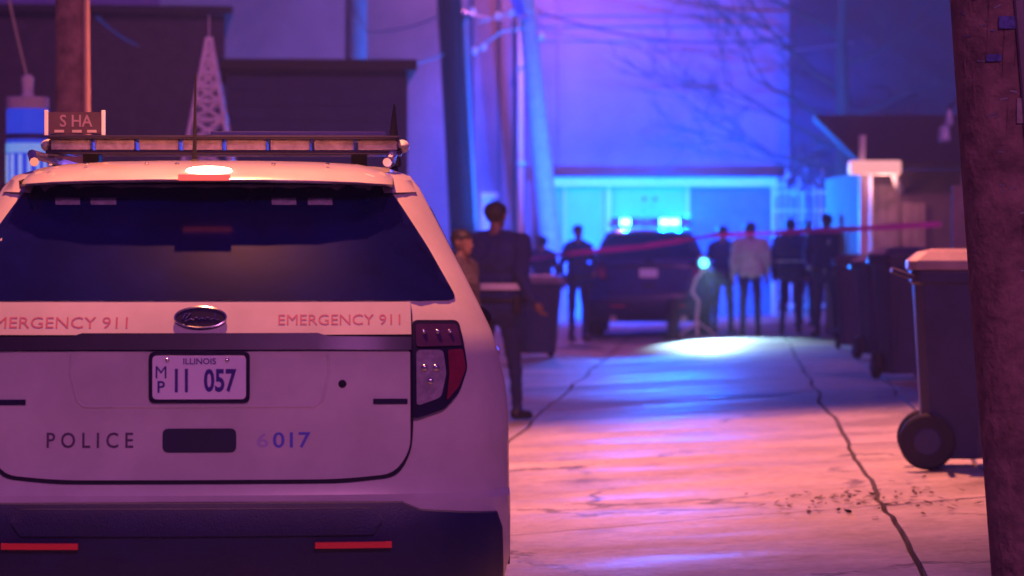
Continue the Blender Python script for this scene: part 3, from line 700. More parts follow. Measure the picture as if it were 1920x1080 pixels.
for d in ((-1.07, -.2, -.5), (-.9, -.2, -.42), (.24, -.15, -.22), (-1.12, -.2, .27), (-.62, -.2, .18), (-.35, -.2, .25)):
    t = MB(); c = a+Vector(d); t.tube([c+Vector((0, 0, -.08)), c+Vector((0, 0, -.04)), c+Vector((0, 0, .04)), c+Vector((0, 0, .08))], [.03, .065, .065, .03], 10); t.build('insulator', M_whitecer, P_lean, smooth=True)
# unseen head near the top of the leaning pole; pink bulb tints the wall
hd = along(P_lean, 7.6)
t = MB(); t.tube([hd, hd+Vector((.3, .3, .35)), hd+Vector((.8, .7, .4))], .035, 8); t.build('lamp_arm', M_metal, P_lean, smooth=True)
t = MB(); t.ell(hd+Vector((.9, 1.0, .38)), (.18, .38, .11)); t.build('lamp_head', M_metal, P_lean, smooth=True)
t = MB(); t.ell(hd+Vector((.9, 1.0, .29)), (.12, .22, .07)); t.build('lamp_lens', M_sodium, P_lean, smooth=True)
lamp('pole_lamp', 'POINT', hd+Vector((.9, 1.0, .12)), 620, (1.0, .20, .45), P_lean, .12)
P_mid = pole('utility_pole', 'plain grey utility pole rising behind the low flat-roofed garage', 50, (667, 0), 667, .21, .18, mat('grey_wood', (.15, .12, .13), .9, var=.3, scale=8, bump=.4))
# left lamp post; unseen box hood added, shaped to cut the light pool
P_left = pole('street_lamp', 'brown wooden lamp post with a long arm over the alley', 19.0, (137, 0), 140, .125, .10, M_wood, zt=7.4, cat='street lamp')
t = MB(); t.tube([along(P_left, 7.1), along(P_left, 7.3)+Vector((.8, 0, .25)), along(P_left, 7.3)+Vector((3.6, .5, .3))], .04, 10); t.build('lamp_arm', M_metal, P_left, smooth=True)
t = MB(); t.tube([along(P_left, 1.5)+Vector((.10, -.09, 0)), along(P_left, 7.0)+Vector((.09, -.08, 0))], .022, 8); t.build('conduit', mat('copper_pipe', (.42, .26, .22), .5), P_left, smooth=True)
lc = along(P_left, 7.3)+Vector((3.85, .5, .05)); hw, hd_, hh = .30, .17, .42
for nm, bx_ in (('added_hood_top', (-hw-.02, hw+.02, -hd_-.02, hd_+.02, .02, .05)), ('added_hood_side', (-hw-.02, -hw, -hd_, hd_, -hh, .02)), ('added_hood_side', (hw, hw+.02, -hd_, hd_, -hh, .02)),
                ('added_hood_front', (-hw-.02, hw+.02, hd_, hd_+.02, -hh, .02)), ('added_hood_back', (-hw-.02, hw+.02, -hd_-.02, -hd_, -hh*.66, .02))):
    b = MB(); b.box(bx_[0]+lc.x, bx_[1]+lc.x, bx_[2]+lc.y, bx_[3]+lc.y, bx_[4]+lc.z, bx_[5]+lc.z); b.build(nm, M_black, P_left)
b = MB(); b.ell(lc+Vector((0, 0, -.03)), (.03, .03, .03)); b.build('lamp_lens', M_sodium, P_left, smooth=True)
lamp('flood_lamp', 'POINT', lc+Vector((0, 0, -.09)), 6800, (1.0, .26, .17), P_left, .045)
# near pole on the right edge, splintered and stapled, with its own lamp over the white SUV
ND = 11.5
P_near = pole('utility_pole', 'thick splintered utility pole full of staples beside the pale-lidded cart', ND, (1866, 0), 1950, .190, .170, M_wood, zt=7.2)
t = MB(); t.tube([along(P_near, z)+Vector((.06, -.19, 0)) for z in (.2, 1.5, 2.6, 3.6, 5)], .02, 8); t.build('conduit', mat('grey_conduit', (.25, .2, .25), .5), P_near, smooth=True)
rng = random.Random(3)
for i in range(70):
    z = rng.uniform(.8, 2.55); a = rng.uniform(-.95, .75); rr = .180
    c = along(P_near, z)+Vector((rr*math.sin(a), -rr*math.cos(a), 0)); l = rng.uniform(.006, .02)
    t = MB(); t.box(-l, l, -.005, .006, -.003, .003, mtx=Matrix.Translation(c) @ Matrix.Rotation(a, 4, 'Z') @ Matrix.Rotation(rng.uniform(-.7, .7), 4, 'Y')); t.build('staple', M_metal, P_near)
for i in range(34):
    z = rng.uniform(.3, 2.55); a = rng.uniform(-1.1, .8); rr = .178; l = rng.uniform(.05, .22); w = rng.uniform(.004, .010)
    c = along(P_near, z)+Vector((rr*math.sin(a), -rr*math.cos(a), 0))
    t = MB(); t.add([c+Vector((-w*math.cos(a), -w*math.sin(a), -l)), c+Vector((w*math.cos(a), w*math.sin(a), -l)), c+Vector((.012*math.sin(a), -.012*math.cos(a), 0)), c+Vector((0, 0, l)), c-Vector((.02*math.sin(a), -.02*math.cos(a), 0))],
                     [(0,1,2), (0,2,3), (1,3,2), (0,4,1), (0,3,4), (1,4,3)]); t.build('splinter', M_wood, P_near)
for z, a, w, h, m in ((2.20, .12, .05, .025, mat('blue_paper', (.12, .14, .5), .7, var=.7, scale=60)), (2.06, -.3, .03, .014, MATS['blue_paper']) if False else (2.06, -.3, .03, .014, mat('blue_paper', (.12, .14, .5))), (1.85, .3, .04, .05, mat('paper_scrap', (.42, .34, .36), .8, var=.4, scale=30))):
    c = along(P_near, z)+Vector((.187*math.sin(a), -.187*math.cos(a), 0))
    t = MB(); t.box(-w, w, -.004, .004, -h, h, mtx=Matrix.Translation(c) @ Matrix.Rotation(a, 4, 'Z')); t.build('notice_scrap', m, P_near, bevel=.002)
h0 = along(P_near, 4.4); hp = Vector((-.98, 9.62, 4.5))-P_near.location
t = MB(); t.tube([h0, h0+(hp-h0)*.3+Vector((0, 0, .35)), hp+Vector((.25, .25, .10))], .035, 10); t.build('lamp_arm', M_metal, P_near, smooth=True)
t = MB(); t.ell(hp, (.30, .17, .10)); t.build('lamp_head', M_metal, P_near, smooth=True)
t = MB(); t.ell(hp-Vector((0, 0, .08)), (.17, .10, .06)); t.build('lamp_lens', mat('dim_sodium_lens', (.6, .4, .3), .3, emit=(1, .4, .2), estr=1.5), P_near, smooth=True)
lamp('street_lamp_bulb', 'SPOT', hp-Vector((0, 0, .16)), 1150, (1.0, .27, .10), P_near, .05, target=(hp.x, hp.y+.6, -7), spot=64, blend=.6)

def wire(a, b, sag, r, label, m=M_cable):
    a = Vector(a); b = Vector(b); t = MB()
    pts = [a.lerp(b, k/16)-Vector((0, 0, sag*4*(k/16)*(1-k/16))) for k in range(17)]
    t.tube(pts, r, 6); o = t.build('overhead_wire', m, smooth=True); tag(o, label, 'wire', 'overhead wires'); return o
wire(at(838, 100, 48), at(430, 175, 41), .15, .018, 'slack wire from the thick dark pole to the coach house roof', M_metal)
wire(at(846, 20, 48), at(684, 60, 50), .1, .016, 'short wire between the thick dark pole and the plain grey pole', M_metal)
wire(at(992, 15, 56.4), at(1600, 40, 58.5), .55, .02, 'upper wire from the leaning pole to the dark house')
wire(at(994, 50, 56.4), at(1600, 80, 58.5), .35, .016, 'lower wire from the leaning pole to the dark house', M_metal)
wire(at(992, 30, 56.4), at(846, 14, 48), .12, .02, 'wire between the leaning pole and the thick dark pole', M_metal)
wire(at(180, 30, 40), at(262, 86, 42.8), .05, .012, 'short service wire hanging before the coach house')

# blue box with white insulator on the left edge; police-light reflection put in as glow
bb = empty('utility_cabinet', (px2x(52, 24), 24, 0)); tag(bb, 'blue and white striped box with glow put into its colours, white insulator on top', 'utility box')
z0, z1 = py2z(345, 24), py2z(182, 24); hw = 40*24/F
for nm, a, b, m, k in (('cabinet', z0, z1-.10, M_glowbox, 1.0), ('lid', z1-.10, z1, mat('pale_lid', (.55, .50, .66), .4), 1.0), ('band', py2z(288, 24), py2z(268, 24), mat('pale_blue_band_glow', (.34, .52, .80), .35, emit=(.12, .4, 1), estr=.6), 1.03), ('dark_band', py2z(262, 24), py2z(250, 24), mat('deep_blue_band', (.02, .03, .30), .4), 1.03)):
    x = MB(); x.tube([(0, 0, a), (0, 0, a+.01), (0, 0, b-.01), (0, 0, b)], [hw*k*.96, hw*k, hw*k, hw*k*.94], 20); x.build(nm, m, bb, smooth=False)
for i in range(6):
    a = -2.6+i*.42; x = MB(); x.tube([(hw*1.0*math.cos(a), hw*math.sin(a), z0), (hw*1.0*math.cos(a), hw*math.sin(a), py2z(290, 24))], .014, 6); x.build('fin', mat('pale_fin_glow', (.5, .62, .85), .35, emit=(.25, .5, 1), estr=.6), bb, smooth=True)
x = MB(); x.box(-.05, .05, .02, .12, 0, z0); x.build('leg', M_dwood, bb)
zi = py2z(140, 24); x = MB(); x.tube([(0, 0, z1), (0, 0, z1+.04), (0, 0, zi-.03), (0, 0, zi)], [.06, .045, .055, .03], 12); x.build('insulator', M_whitecer, bb, smooth=True)
wire((px2x(52, 24)-.01, 24, zi), at(5, -60, 23.5), .03, .012, 'pale wire rising from the white insulator', mat('pale_cable', (.5, .46, .5), .5))

# pale lattice tower between SUV and coach house
TD = 27.0
tw = empty('lattice_tower', (px2x(392, TD), TD, 0)); tag(tw, 'pale tapering lattice tower rising above the SUV light bar', 'tower')
zt = py2z(70, TD); zb = 0.0; wtop = .015; w260 = 36*TD/F; zc = py2z(260, TD)
def hwid(z): return wtop+(w260-wtop)*(zt-z)/(zt-zc)
M_lat = mat('pale_steel', (.82, .76, .88), .45, .1, var=.25, scale=14)
cs = [(-1, -1), (1, -1), (1, 1), (-1, 1)]
for a, b in cs:
    x = MB(); x.tube([(a*hwid(0), b*hwid(0), 0), (a*wtop, b*wtop, zt)], .02, 6); x.build('leg', M_lat, tw, smooth=True)
z = .2; k = 0
while z < zt-.12:
    h = hwid(z); z2 = z+max(.13, h*1.15); h2 = hwid(min(z2, zt))
    for (a, b), (c, d) in zip(cs, cs[1:]+cs[:1]):
        x = MB(); x.tube([(a*h, b*h, z), (c*h, d*h, z)], .026, 5); x.build('ring_bar', M_lat, tw)
        if b == d == -1 or True:
            x = MB(); x.tube([(a*h, b*h, z), (c*h2, d*h2, z2)], .021, 5); x.build('brace', M_lat, tw)
            x = MB(); x.tube([(c*h, d*h, z), (a*h2, b*h2, z2)], .021, 5); x.build('brace', M_lat, tw)
    z = z2
x = MB(); x.tube([(0, 0, zt-.3), (0, 0, py2z(28, TD))], [.010, .005], 6); x.build('mast', M_lat, tw, smooth=True)

# ------------------------------------------------------------------ bare tree
tr = empty('bare_tree', on(1578, 53)); tag(tr, 'bare tree with thin reaching branches before the dark house', 'tree')
tb = MB(); tb.tube([(0, 0, -.05), (.03, 0, .6), (-.02, .02, 2.0), (.04, 0, 3.4), (.0, 0, 5.0), (.1, 0, 7.4)], [.22, .17, .16, .14, .11, .05], 12)
tb.build('trunk', M_bark, tr, smooth=True)
rt = random.Random(11); tc = MB()
def grow(p, d, l, r, depth):
    q = p; pts = [p]; rs = [r]
    for i in range(4):
        d = (d+Vector((rt.uniform(-.22, .22), rt.uniform(-.22, .22), rt.uniform(-.12, .2)))).normalized(); q = q+d*l/4; pts.append(q); rs.append(r*(1-.16*(i+1)))
        if depth < 4 and i >= 1:
            for _ in range(1 if depth < 2 else 2):
                nd = (d+Vector((rt.uniform(-.9, .9), rt.uniform(-.9, .9), rt.uniform(-.45, .6)))).normalized()
                grow(q, nd, l*rt.uniform(.45, .68), r*.52, depth+1)
    tc.tube(pts, rs, 5 if depth < 2 else 3, cap=False)
for z, ang, l in ((2.2, 185, 2.3), (2.7, 172, 2.6), (3.1, 195, 2.5), (3.5, 150, 2.0), (3.7, 20, 1.6), (4.2, 178, 2.4), (4.7, 350, 1.5), (5.2, 190, 2.2), (5.8, 70, 1.6), (6.2, 240, 1.5), (6.8, 10, 1.3)):
    grow(Vector((0, 0, z)), Vector((math.cos(R(ang)), math.sin(R(ang))*.6, .35)), l, .045, 1)
tc.build('crown', M_bark, tr)
# trimmed shrub against the gate
sb = empty('shrub', on(1520, 54)); tag(sb, 'leafy shrub growing over the top of the iron gate', 'shrub')
sh = MB(); rs_ = random.Random(5)
for i in range(520):
    a = rs_.uniform(0, 6.28); rr = rs_.random()**.5; c = Vector((.42*rr*math.cos(a), .3*rr*math.sin(a), py2z(312, 54)+rs_.gauss(0, .22))); n1 = Vector((rs_.uniform(-1, 1), rs_.uniform(-1, 1), rs_.uniform(-1, 1))).normalized()
    n2 = n1.orthogonal().normalized(); s_ = rs_.uniform(.03, .06); n3 = n1.cross(n2)
    sh.add([c-n2*s_, c+n3*s_*.5, c+n2*s_, c-n3*s_*.5], [(0,1,2,3)])
o = sh.build('foliage', mat('leaf', (.10, .09, .08), .7, var=.5, scale=3), sb); o['kind'] = 'stuff'
x = MB(); x.tube([(0, 0, 0), (.03, 0, 1.2), (-.05, 0, py2z(312, 54))], [.05, .04, .02], 8); x.build('stem', M_bark, sb, smooth=True)

lf = MB(); rl = random.Random(21)
for i in range(130):
    t_ = rl.random(); cx = px2x(1500+260*t_, 14.9); c = Vector((cx+rl.gauss(0, .22), 14.9+.25*t_+rl.gauss(0, .34), 0)); c.z = gz(c.x, c.y)+.008+rl.random()*.01
    a = rl.uniform(0, 6.28); l = rl.uniform(.012, .035); d1 = Vector((math.cos(a), math.sin(a), rl.uniform(-.2, .4)))*l; d2 = Vector((-math.sin(a), math.cos(a), rl.uniform(-.2, .4)))*l*.5
    lf.add([c-d1, c+d2, c+d1, c-d2], [(0,1,2,3)])
tag(lf.build('leaf_litter', mat('dead_leaf', (.06, .035, .03), .9)), 'scattered dead leaves lying along the paving joint', 'leaves', kind='stuff')

# ------------------------------------------------------------------ wheeled carts
def cart(label, loc, rz, h, w, d, lid_m, wheel=.16, tilt=0.0, grp='wheeled rubbish carts'):
    o = empty('rubbish_cart', loc, rz); o.rotation_euler = (tilt, 0, rz); tag(o, label, 'cart', grp)
    k = .74
    b = MB(); n = 9
    def ring(z, s, rim=0):
        hw, hd = w/2*s+rim, d/2*s+rim; c = .05; return [(x, y, z) for x, y in ((-hw+c, -hd), (hw-c, -hd), (hw, -hd+c), (hw, hd-c), (hw-c, hd), (-hw+c, hd), (-hw, hd-c), (-hw, -hd+c))]
    rings = [ring(.06, k), ring(.12, k+.01), ring(h*.80, .96), ring(h*.84, .97), ring(h*.845, .99, .012), ring(h*.90, .99, .014)]
    vs = [p for r in rings for p in r]; fs = [(i*8+j, i*8+(j+1)%8, (i+1)*8+(j+1)%8, (i+1)*8+j) for i in range(len(rings)-1) for j in range(8)]
    fs += [tuple(range(7, -1, -1)), tuple((len(rings)-1)*8+j for j in range(8))]
    b.add(vs, fs).build('bin', M_cart, o, bevel=.008)
    l = MB(); rr = [ring(h*.905, 1.0, .03), ring(h*.945, 1.0, .03), ring(h*.985, .86, 0), ring(h, .5, 0)]
    vs = [p for r in rr for p in r]; fs = [(i*8+j, i*8+(j+1)%8, (i+1)*8+(j+1)%8, (i+1)*8+j) for i in range(3) for j in range(8)]+[tuple(range(7, -1, -1)), tuple(24+j for j in range(8))]
    l.add(vs, fs).build('lid', lid_m, o, bevel=.006)
    hb = MB(); hb.tube([(-w/2-.02, d/2+.0, h*.87), (-w/2-.0, d/2+.11, h*.90), (w/2+.0, d/2+.11, h*.90), (w/2+.02, d/2, h*.87)], .016, 8); hb.build('handle', M_cart, o, smooth=True)
    for s in (-1, 1):
        x0 = s*(w/2*k+.035); wh = MB(); wh.tube([(x0-.03, d/2*k-.02, wheel), (x0-.02, d/2*k-.02, wheel), (x0+.02, d/2*k-.02, wheel), (x0+.03, d/2*k-.02, wheel)], [wheel*.9, wheel, wheel, wheel*.9], 28)
        wo_ = wh.build('wheel', M_black, o, smooth=False)
        hb = MB(); hb.tube([(x0+s*.03, d/2*k-.02, wheel), (x0+s*.036, d/2*k-.02, wheel)], [wheel*.5, wheel*.45], 16); hb.build('hub', M_cart, wo_)
    ax = MB(); ax.tube([(-w/2*k-.03, d/2*k-.02, wheel), (w/2*k+.03, d/2*k-.02, wheel)], .014, 8); ax.build('axle', M_metal, o, smooth=True)
    for s in (-1, 1):
        rb = MB(); rb.tube([(s*w*.22, -d/2*.80, .16), (s*w*.27, -d/2*.955, h*.78)], .012, 6); rb.build('rib', M_cart, o, smooth=True)
    return o
CD = 17.0
cA = cart('rubbish cart with pale lid and big dark wheel by the splintered pole', on(1786, CD), R(84), 1.30, .50, .48, M_cartlid, .165)
cB = cart('dark rubbish cart standing right behind the cart with the pale lid', on(1694, 28.0), R(10), 1.30, .50, .55, M_cart, .13)
cC = cart('dark rubbish cart beside the officer with the bright badge', on(1603, 36.4), R(-8), 1.22, .50, .55, M_cart, .13)
cE = cart('dark rubbish cart pushed against the tan boards of the side garage', on(1652, 33), R(12), 1.2, .5, .55, M_cart, .13)
cD = cart('dark rubbish cart near the foot of the leaning pole', on(1008, 38), R(15), 1.1, .55, .6, M_cartlid, .13)
bo = empty('bollard', on(1262, 44.4)); tag(bo, 'short dark bollard behind the dark police SUV', 'bollard')
x = MB(); x.tube([(0, 0, 0), (0, 0, .04), (0, 0, .05), (0, 0, .58), (0, 0, .64)], [.15, .15, .10, .09, .05], 14); x.build('post', M_black, bo, smooth=True)

# ------------------------------------------------------------------ work lamp beside the far SUV
wkl = on(1322, 44.6); wk = empty('work_lamp', wkl); tag(wk, 'bright round work lamp on a crooked stand beside the dark SUV', 'lamp')
zl = py2z(493, 44.6)-wkl.z
x = MB(); x.tube([(-.02, -.04, zl), (-.02, .03, zl), (-.02, .09, zl)], [.10, .115, .05], 18); x.build('lamp_housing', M_metal, wk, smooth=True)
x = MB(); x.ell((-.02, -.045, zl), (.075, .02, .075)); x.build('lamp_lens', M_worklamp, wk, smooth=True)
x = MB(); x.tube([(-.02, .03, zl-.1), (-.14, .03, zl-.25), (-.20, .03, zl-.45), (-.10, .03, zl-.6), (-.13, .03, zl-.85), (-.12, .03, .02)], .028, 8); x.build('stand', M_trim, wk, smooth=True)
for a in (90, 210, 330):
    x = MB(); x.tube([(-.12, .03, .25), (-.12+.35*math.cos(R(a)), .03+.35*math.sin(R(a)), .012)], .014, 6); x.build('leg', M_trim, wk, smooth=True)
lamp('work_lamp_bulb', 'SPOT', (-.02, -.10, zl), 1900, (.45, .80, 1.0), wk, .05, target=(0.1, -2.3, 0.0), spot=46, blend=.45)

# ------------------------------------------------------------------ cordon tape
tp = MB(); pts = [(950, 490, 44.5), (992, 486, 43.5), (1060, 476, 42), (1130, 469, 41.5), (1200, 463, 41), (1270, 452, 40.5), (1340, 441, 40), (1440, 437, 39.5), (1520, 433, 38.5), (1606, 429, 37.2), (1690, 424, 36.6), (1765, 420, 36.2)]
vs = []; fs = []
N = 80; P = [at(*p) for p in pts]
for i in range(N+1):
    t = i/N*(len(P)-1); k = min(int(t), len(P)-2); c = P[k].lerp(P[k+1], t-k); w = .036*(1+.35*mnoise.noise(Vector((i*.23, 0, 0)))); tw_ = 1.9*mnoise.noise(Vector((i*.11, 4, 0)))
    n_ = Vector((0, math.sin(tw_), math.cos(tw_))); vs += [c-n_*w, c+n_*w]
for i in range(N): fs.append((2*i, 2*i+1, 2*i+3, 2*i+2))
tag(tp.add(vs, fs).build('cordon_tape', M_tape), 'red cordon tape strung across the alley before the dark SUV', 'tape')

# ------------------------------------------------------------------ people
def capsule(mb, a, b, ra, rb):
    a = Vector(a); b = Vector(b); d = (b-a); L_ = d.length; d = d/L_ if L_ > 1e-6 else Vector((0, 0, 1))
    pts = []; rs = []
    for k in (-1.0, -.92, -.7, -.38, 0): pts.append(a+d*ra*k); rs.append(max(.002, ra*math.sqrt(max(0, 1-k*k))))
    for k in (0, .38, .7, .92, 1.0): pts.append(b+d*rb*k); rs.append(max(.002, rb*math.sqrt(max(0, 1-k*k))))
    mb.tube(pts, rs, 12)
def person(label, px, D, rz, h=1.78, arms=None, stance=.11, lean=(0, 0), step=0.0, coat=M_navy, legs=M_trouser, skin=M_skin, cap=False, jacket=True, head=(0, 0), grp='people behind the tape', bulk=1.0, X=None):
    base = on(px, D); s = h/1.78
    root = empty('person', base, rz); tag(root, label, 'person', grp)
    segs = []                                        # (a, b, ra, rb, tag)
    def S(a, b, ra, rb, tg): segs.append((Vector(a)*s, Vector(b)*s, ra*s, rb*s, tg))
    lx, ly = lean; B = bulk
    def up(x, y, z): k = max(0, (z-.95))/.7; return (x+lx*k, y+ly*k, z)
    for sg in (-1, 1):
        fy = step*sg; hp_ = (sg*.085, 0, .94); kn = (sg*(stance*.55+.05), fy*.5-.02, .50); an = (sg*stance, fy, .09)
        S(hp_, kn, .088, .060, 'leg'); S(kn, an, .060, .044, 'leg'); S((sg*stance, fy+.03, .055), (sg*(stance+.02), fy-.15, .040), .048, .038, 'shoe')
        S((sg*.06, 0.01, .97), (sg*.085, .02, .90), .105, .095, 'leg')
        sh_ = up(sg*.185*B, 0, 1.44); el, wr = (arms or {}).get(sg, ((sg*.27, .02, 1.16), (sg*.26, -.08, .92)))
        S(up(sg*.07, 0, 1.50), sh_, .062, .066*B, 'coat'); S(sh_, el, .062*B, .050*B, 'coat'); S(el, wr, .048*B, .034*B, 'coat')
        d = (Vector(wr)-Vector(el)).normalized(); pm = Vector(wr)+d*.075; S(Vector(wr)+d*.015, pm, .033, .036, 'hand')
        q = d.cross(Vector((sg, .3, 0))).normalized(); e = d.cross(q).normalized()
    S(up(-.075, 0, 1.02), up(.075, 0, 1.02), .118*B, .118*B, 'coat'); S(up(-.07, 0, 1.14), up(.07, 0, 1.14), .112*B, .112*B, 'coat')
    S(up(-.085, .005, 1.30), up(.085, .005, 1.30), .122*B, .122*B, 'coat'); S(up(-.10, .01, 1.40), up(.10, .01, 1.40), .095*B, .095*B, 'coat')
    if jacket: S(up(-.085, 0, .93), up(.085, 0, .93), .120*B, .120*B, 'coat')
    hx_, hy_ = head; nk = up(0, .01, 1.50); hc = Vector(up(hx_*.5, -.02+hy_*.5, 1.662))
    S(nk, hc+Vector((0, .01, -.07)), .056, .052, 'skin')
    S(hc+Vector((0, .015, .03)), hc+Vector((0, .0, .025)), .090, .086, 'head'); S(hc+Vector((0, -.02, -.02)), hc+Vector((0, -.045, -.070)), .066, .042, 'head')
    S(hc+Vector((0, -.085, -.005)), hc+Vector((0, -.105, -.03)), .010, .015, 'skin')
    for sg in (-1, 1): S(hc+Vector((sg*.082, .01, .015)), hc+Vector((sg*.080, .012, -.025)), .018, .014, 'skin')
    mb = MB()
    for a, b, ra, rb, tg in segs: capsule(mb, a, b, ra, rb)
    me = bpy.data.meshes.new('body'); me.from_pydata(mb.v, [], mb.f); o = bpy.data.objects.new('body', me); C.objects.link(o)
    md = o.modifiers.new('r', 'REMESH'); md.mode = 'VOXEL'; md.voxel_size = .013; sm = o.modifiers.new('s', 'SMOOTH'); sm.factor = .5; sm.iterations = 5
    dg = bpy.context.evaluated_depsgraph_get(); nm = bpy.data.meshes.new_from_object(o.evaluated_get(dg)); bpy.data.objects.remove(o)
    mats = [coat, legs, skin, M_shoe, M_hair]
    for m in mats: nm.materials.append(m)
    hcs = hc*s
    idx = []
    for p in nm.polygons:
        c = p.center; best = None; bd = 1e9
        for a, b, ra, rb, tg in segs:
            ab = b-a; t = max(0, min(1, (c-a).dot(ab)/max(1e-9, ab.length_squared))); dd = (c-(a+ab*t)).length-(ra+(rb-ra)*t)
            if dd < bd: bd = dd; best = tg
        if best == 'head': best = 'hair' if ((c.z > hcs.z+.045*s) or (c.y > hcs.y+.03*s and c.z > hcs.z-.06*s)) else 'skin'
        idx.append({'coat': 0, 'leg': 1, 'skin': 2, 'hand': 2, 'shoe': 3, 'hair': 4}[best])
    # fingers
    fm = MB(); 
    for sg in (-1, 1):
        el, wr = (arms or {}).get(sg, ((sg*.27, .02, 1.16), (sg*.26, -.08, .92)))
        d = (Vector(wr)-Vector(el)).normalized(); side = d.cross(Vector((-sg, 0, 0))); side = side.normalized() if side.length > .2 else d.orthogonal().normalized(); nrm = d.cross(side).normalized()
        pm = Vector(wr)+d*.085
        for i, l in enumerate((.066, .075, .070, .055)):
            a = pm+side*(.026-.0175*i); b = a+d*l*.55+nrm*(-sg)*.008; c = b+d*l*.38+nrm*(-sg)*.028
            fm.tube([a*s, b*s, c*s], [.0095*s, .0085*s, .006*s], 7)
        a = pm+side*.030-d*.05; fm.tube([a*s, (a+side*.022+d*.03)*s, (a+side*.018+d*.062)*s], [.012*s, .010*s, .007*s], 7)
    nm.update(); vk = [9]*len(nm.vertices)
    for p, k in zip(nm.polygons, idx):
        for v in p.vertices: vk[v] = min(vk[v], k) if k > 1 else k
    sd = px*.37
    nrm_ = [v.normal.copy() for v in nm.vertices]
    for v in nm.vertices:
        if vk[v.index] <= 1:
            c = v.co; f = mnoise.noise(Vector((c.x*9+sd, c.y*9, c.z*13)))*.013+mnoise.noise(Vector((c.x*22, c.y*22+sd, c.z*30)))*.006
            v.co = c+nrm_[v.index]*f
    base_n = len(nm.vertices); V = [v.co[:] for v in nm.vertices]+fm.v; Fc = [tuple(p.vertices) for p in nm.polygons]+[tuple(i+base_n for i in f) for f in fm.f]
    m2 = bpy.data.meshes.new('body'); m2.from_pydata(V, [], Fc)
    for m in mats: m2.materials.append(m)
    m2.polygons.foreach_set('material_index', idx+[2]*len(fm.f)); m2.polygons.foreach_set('use_smooth', [True]*len(Fc)); bpy.data.meshes.remove(nm)
    bo_ = bpy.data.objects.new('body', m2); C.objects.link(bo_); bo_.parent = root
    root['head'] = tuple(hcs)
    if cap:
        c = MB(); c.ell(hcs+Vector((0, .012, .055))*s, (.100*s, .108*s, .068*s)); c.tube([hcs+Vector((0, -.06, .045))*s, hcs+Vector((0, -.15, .03))*s], [.075*s, .05*s], 12); c.build('cap', M_navy, root, smooth=True)
    else:
        c = MB(); c.ell(hcs+Vector((0, .018, .045))*s, (.096*s, .105*s, .082*s)); c.build('hair', M_hair, root, smooth=True)
    if jacket:
        c = MB(); z = .985*s; B_ = bulk
        c.tube([(.205*B_*math.cos(a)*s+lx*.05, .132*B_*math.sin(a)*s+ly*.05, z) for a in [2*math.pi*k/24 for k in range(25)]], .017*s, 6, cap=False); c.build('belt', M_shoe, root, smooth=True)
        for nm_, a, w_, h_ in (('holster', .2, .03, .10), ('radio', 2.6, .028, .075), ('pouch', 4.2, .035, .045)):
            c = MB(); ctr = Vector((.215*B_*math.cos(a)*s+lx*.05, .145*B_*math.sin(a)*s+ly*.05, z-h_*.5))
            c.box(-w_, w_, -.022, .022, -h_, h_, mtx=Matrix.Translation(ctr) @ Matrix.Rotation(a+1.57, 4, 'Z')); c.build(nm_, M_shoe, root, bevel=.008)
    return root
# the officer near the white SUV, side on, reaching left with one hand
of = person('officer in dark jacket with pale reflective waistband, past the white SUV', 932, 24.0, R(150), 1.84, arms={1: ((.30, -.16, 1.20), (.16, -.40, 1.15)), -1: ((-.26, .06, 1.18), (-.34, -.02, .98))}, stance=.10, lean=(.02, -.03), step=.16, bulk=1.28, grp=None, head=(.02, .02))
x = MB()
for k in range(15):
    a0, a1 = R(78+k*7), R(85+k*7); sc_ = 1.84/1.78
    q = [(.245*math.cos(a)*o_*sc_, .172*math.sin(a)*o_*sc_, z_) for a in (a0, a1) for o_ in (1.0, 1.05) for z_ in (1.105, 1.160)]
    x.add(q, [(0,1,3,2), (4,6,7,5), (0,4,5,1), (2,3,7,6), (0,2,6,4), (1,5,7,3)])
x.build('reflective_band', M_reflband, of, smooth=False)
person('man in dull brown top half hidden by the white SUV, facing the officer', 864, 22.6, R(60), 1.60, coat=mat('dull_shirt', (.07, .05, .07), .85, var=.3, bump=.4, bscale=30), grp=None)
person('person in dark clothes half hidden by the cart near the leaning pole', 1017, 47, R(170), 1.66, coat=M_navy)
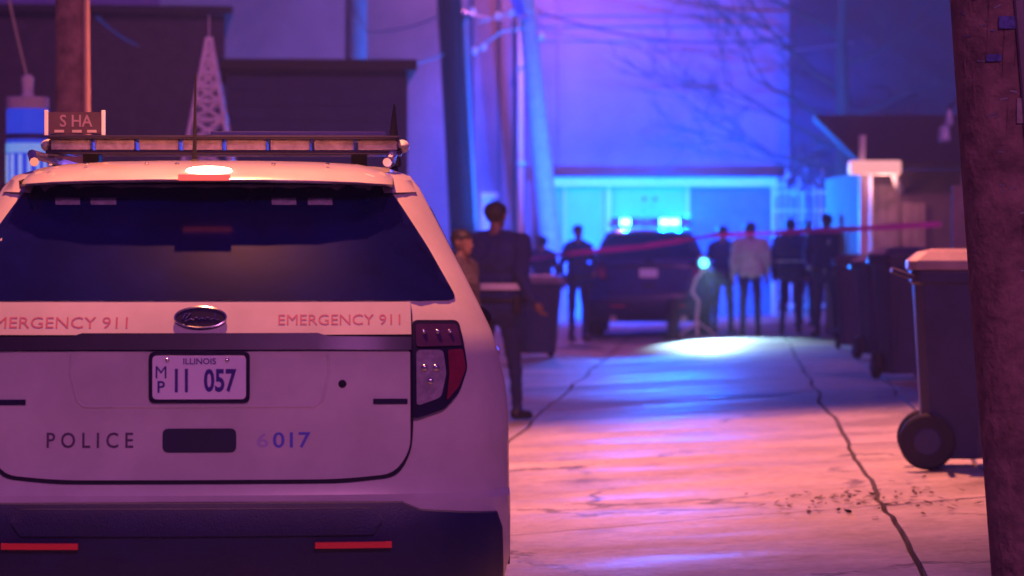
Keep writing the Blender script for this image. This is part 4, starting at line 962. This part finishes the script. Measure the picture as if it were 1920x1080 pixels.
person('officer in dark uniform standing between the dark SUV and the leaning pole', 1084, 44.6, R(20), 1.82, coat=M_navy, arms={1: ((.27, 0, 1.17), (.18, -.2, 1.05))})
person('person in dark clothes standing shoulder to shoulder with the pale-shirted man', 1355, 45.5, R(160), 1.74, coat=M_navy, step=.1)
person('man in pale shirt and dark trousers seen from behind', 1407, 44.0, R(183), 1.76, coat=M_shirt, jacket=False, bulk=1.22, stance=.12, skin=M_skin)
pb = person('officer with pale belt in dark uniform before the iron gate', 1482, 44.0, R(175), 1.78, coat=M_navy, step=.14, bulk=1.15, stance=.13)
x = MB(); x.tube([(.235*math.cos(a), .155*math.sin(a), 1.13) for a in [2*math.pi*k/24 for k in range(25)]], .018, 6, cap=False); x.build('pale_belt', M_reflband, pb, smooth=True)
person('person in dark clothes standing behind the two officers at the gate', 1512, 48, R(200), 1.78, coat=M_navy)
pj = person('officer in dark jacket with bright badge beside the rubbish cart', 1550, 41.8, R(-25), 1.80, coat=M_navy, bulk=1.2, arms={-1: ((-.30, -.02, 1.2), (-.20, -.24, 1.05)), 1: ((.30, 0, 1.18), (.24, -.18, 1.0))}, step=.1)
for p, r_ in (((.09, -.150, 1.40), .035), ((-.16, -.33, 1.02), .04), ((.03, -.19, .98), .03)):
    x = MB(); x.ell(p, (r_, .02, r_)); x.build('badge', M_chrome, pj, smooth=True)

# ------------------------------------------------------------------ night air
hz = MB(); hz.box(-66, 66, -36, 96, -1.2, 10.5); ho = hz.build('haze', mat('haze_air_unused', (1, 1, 1)))
hm = bpy.data.materials.new('haze_air'); hm.use_nodes = True; hn = hm.node_tree.nodes; hn.clear()
ou = hn.new('ShaderNodeOutputMaterial'); pv = hn.new('ShaderNodeVolumePrincipled')
pv.inputs['Color'].default_value = (.70, .78, 1.0, 1); pv.inputs['Density'].default_value = 0.0027; pv.inputs['Anisotropy'].default_value = 0.2
hm.node_tree.links.new(pv.outputs[0], ou.inputs['Volume']); ho.data.materials[0] = hm; ho['kind'] = 'stuff'
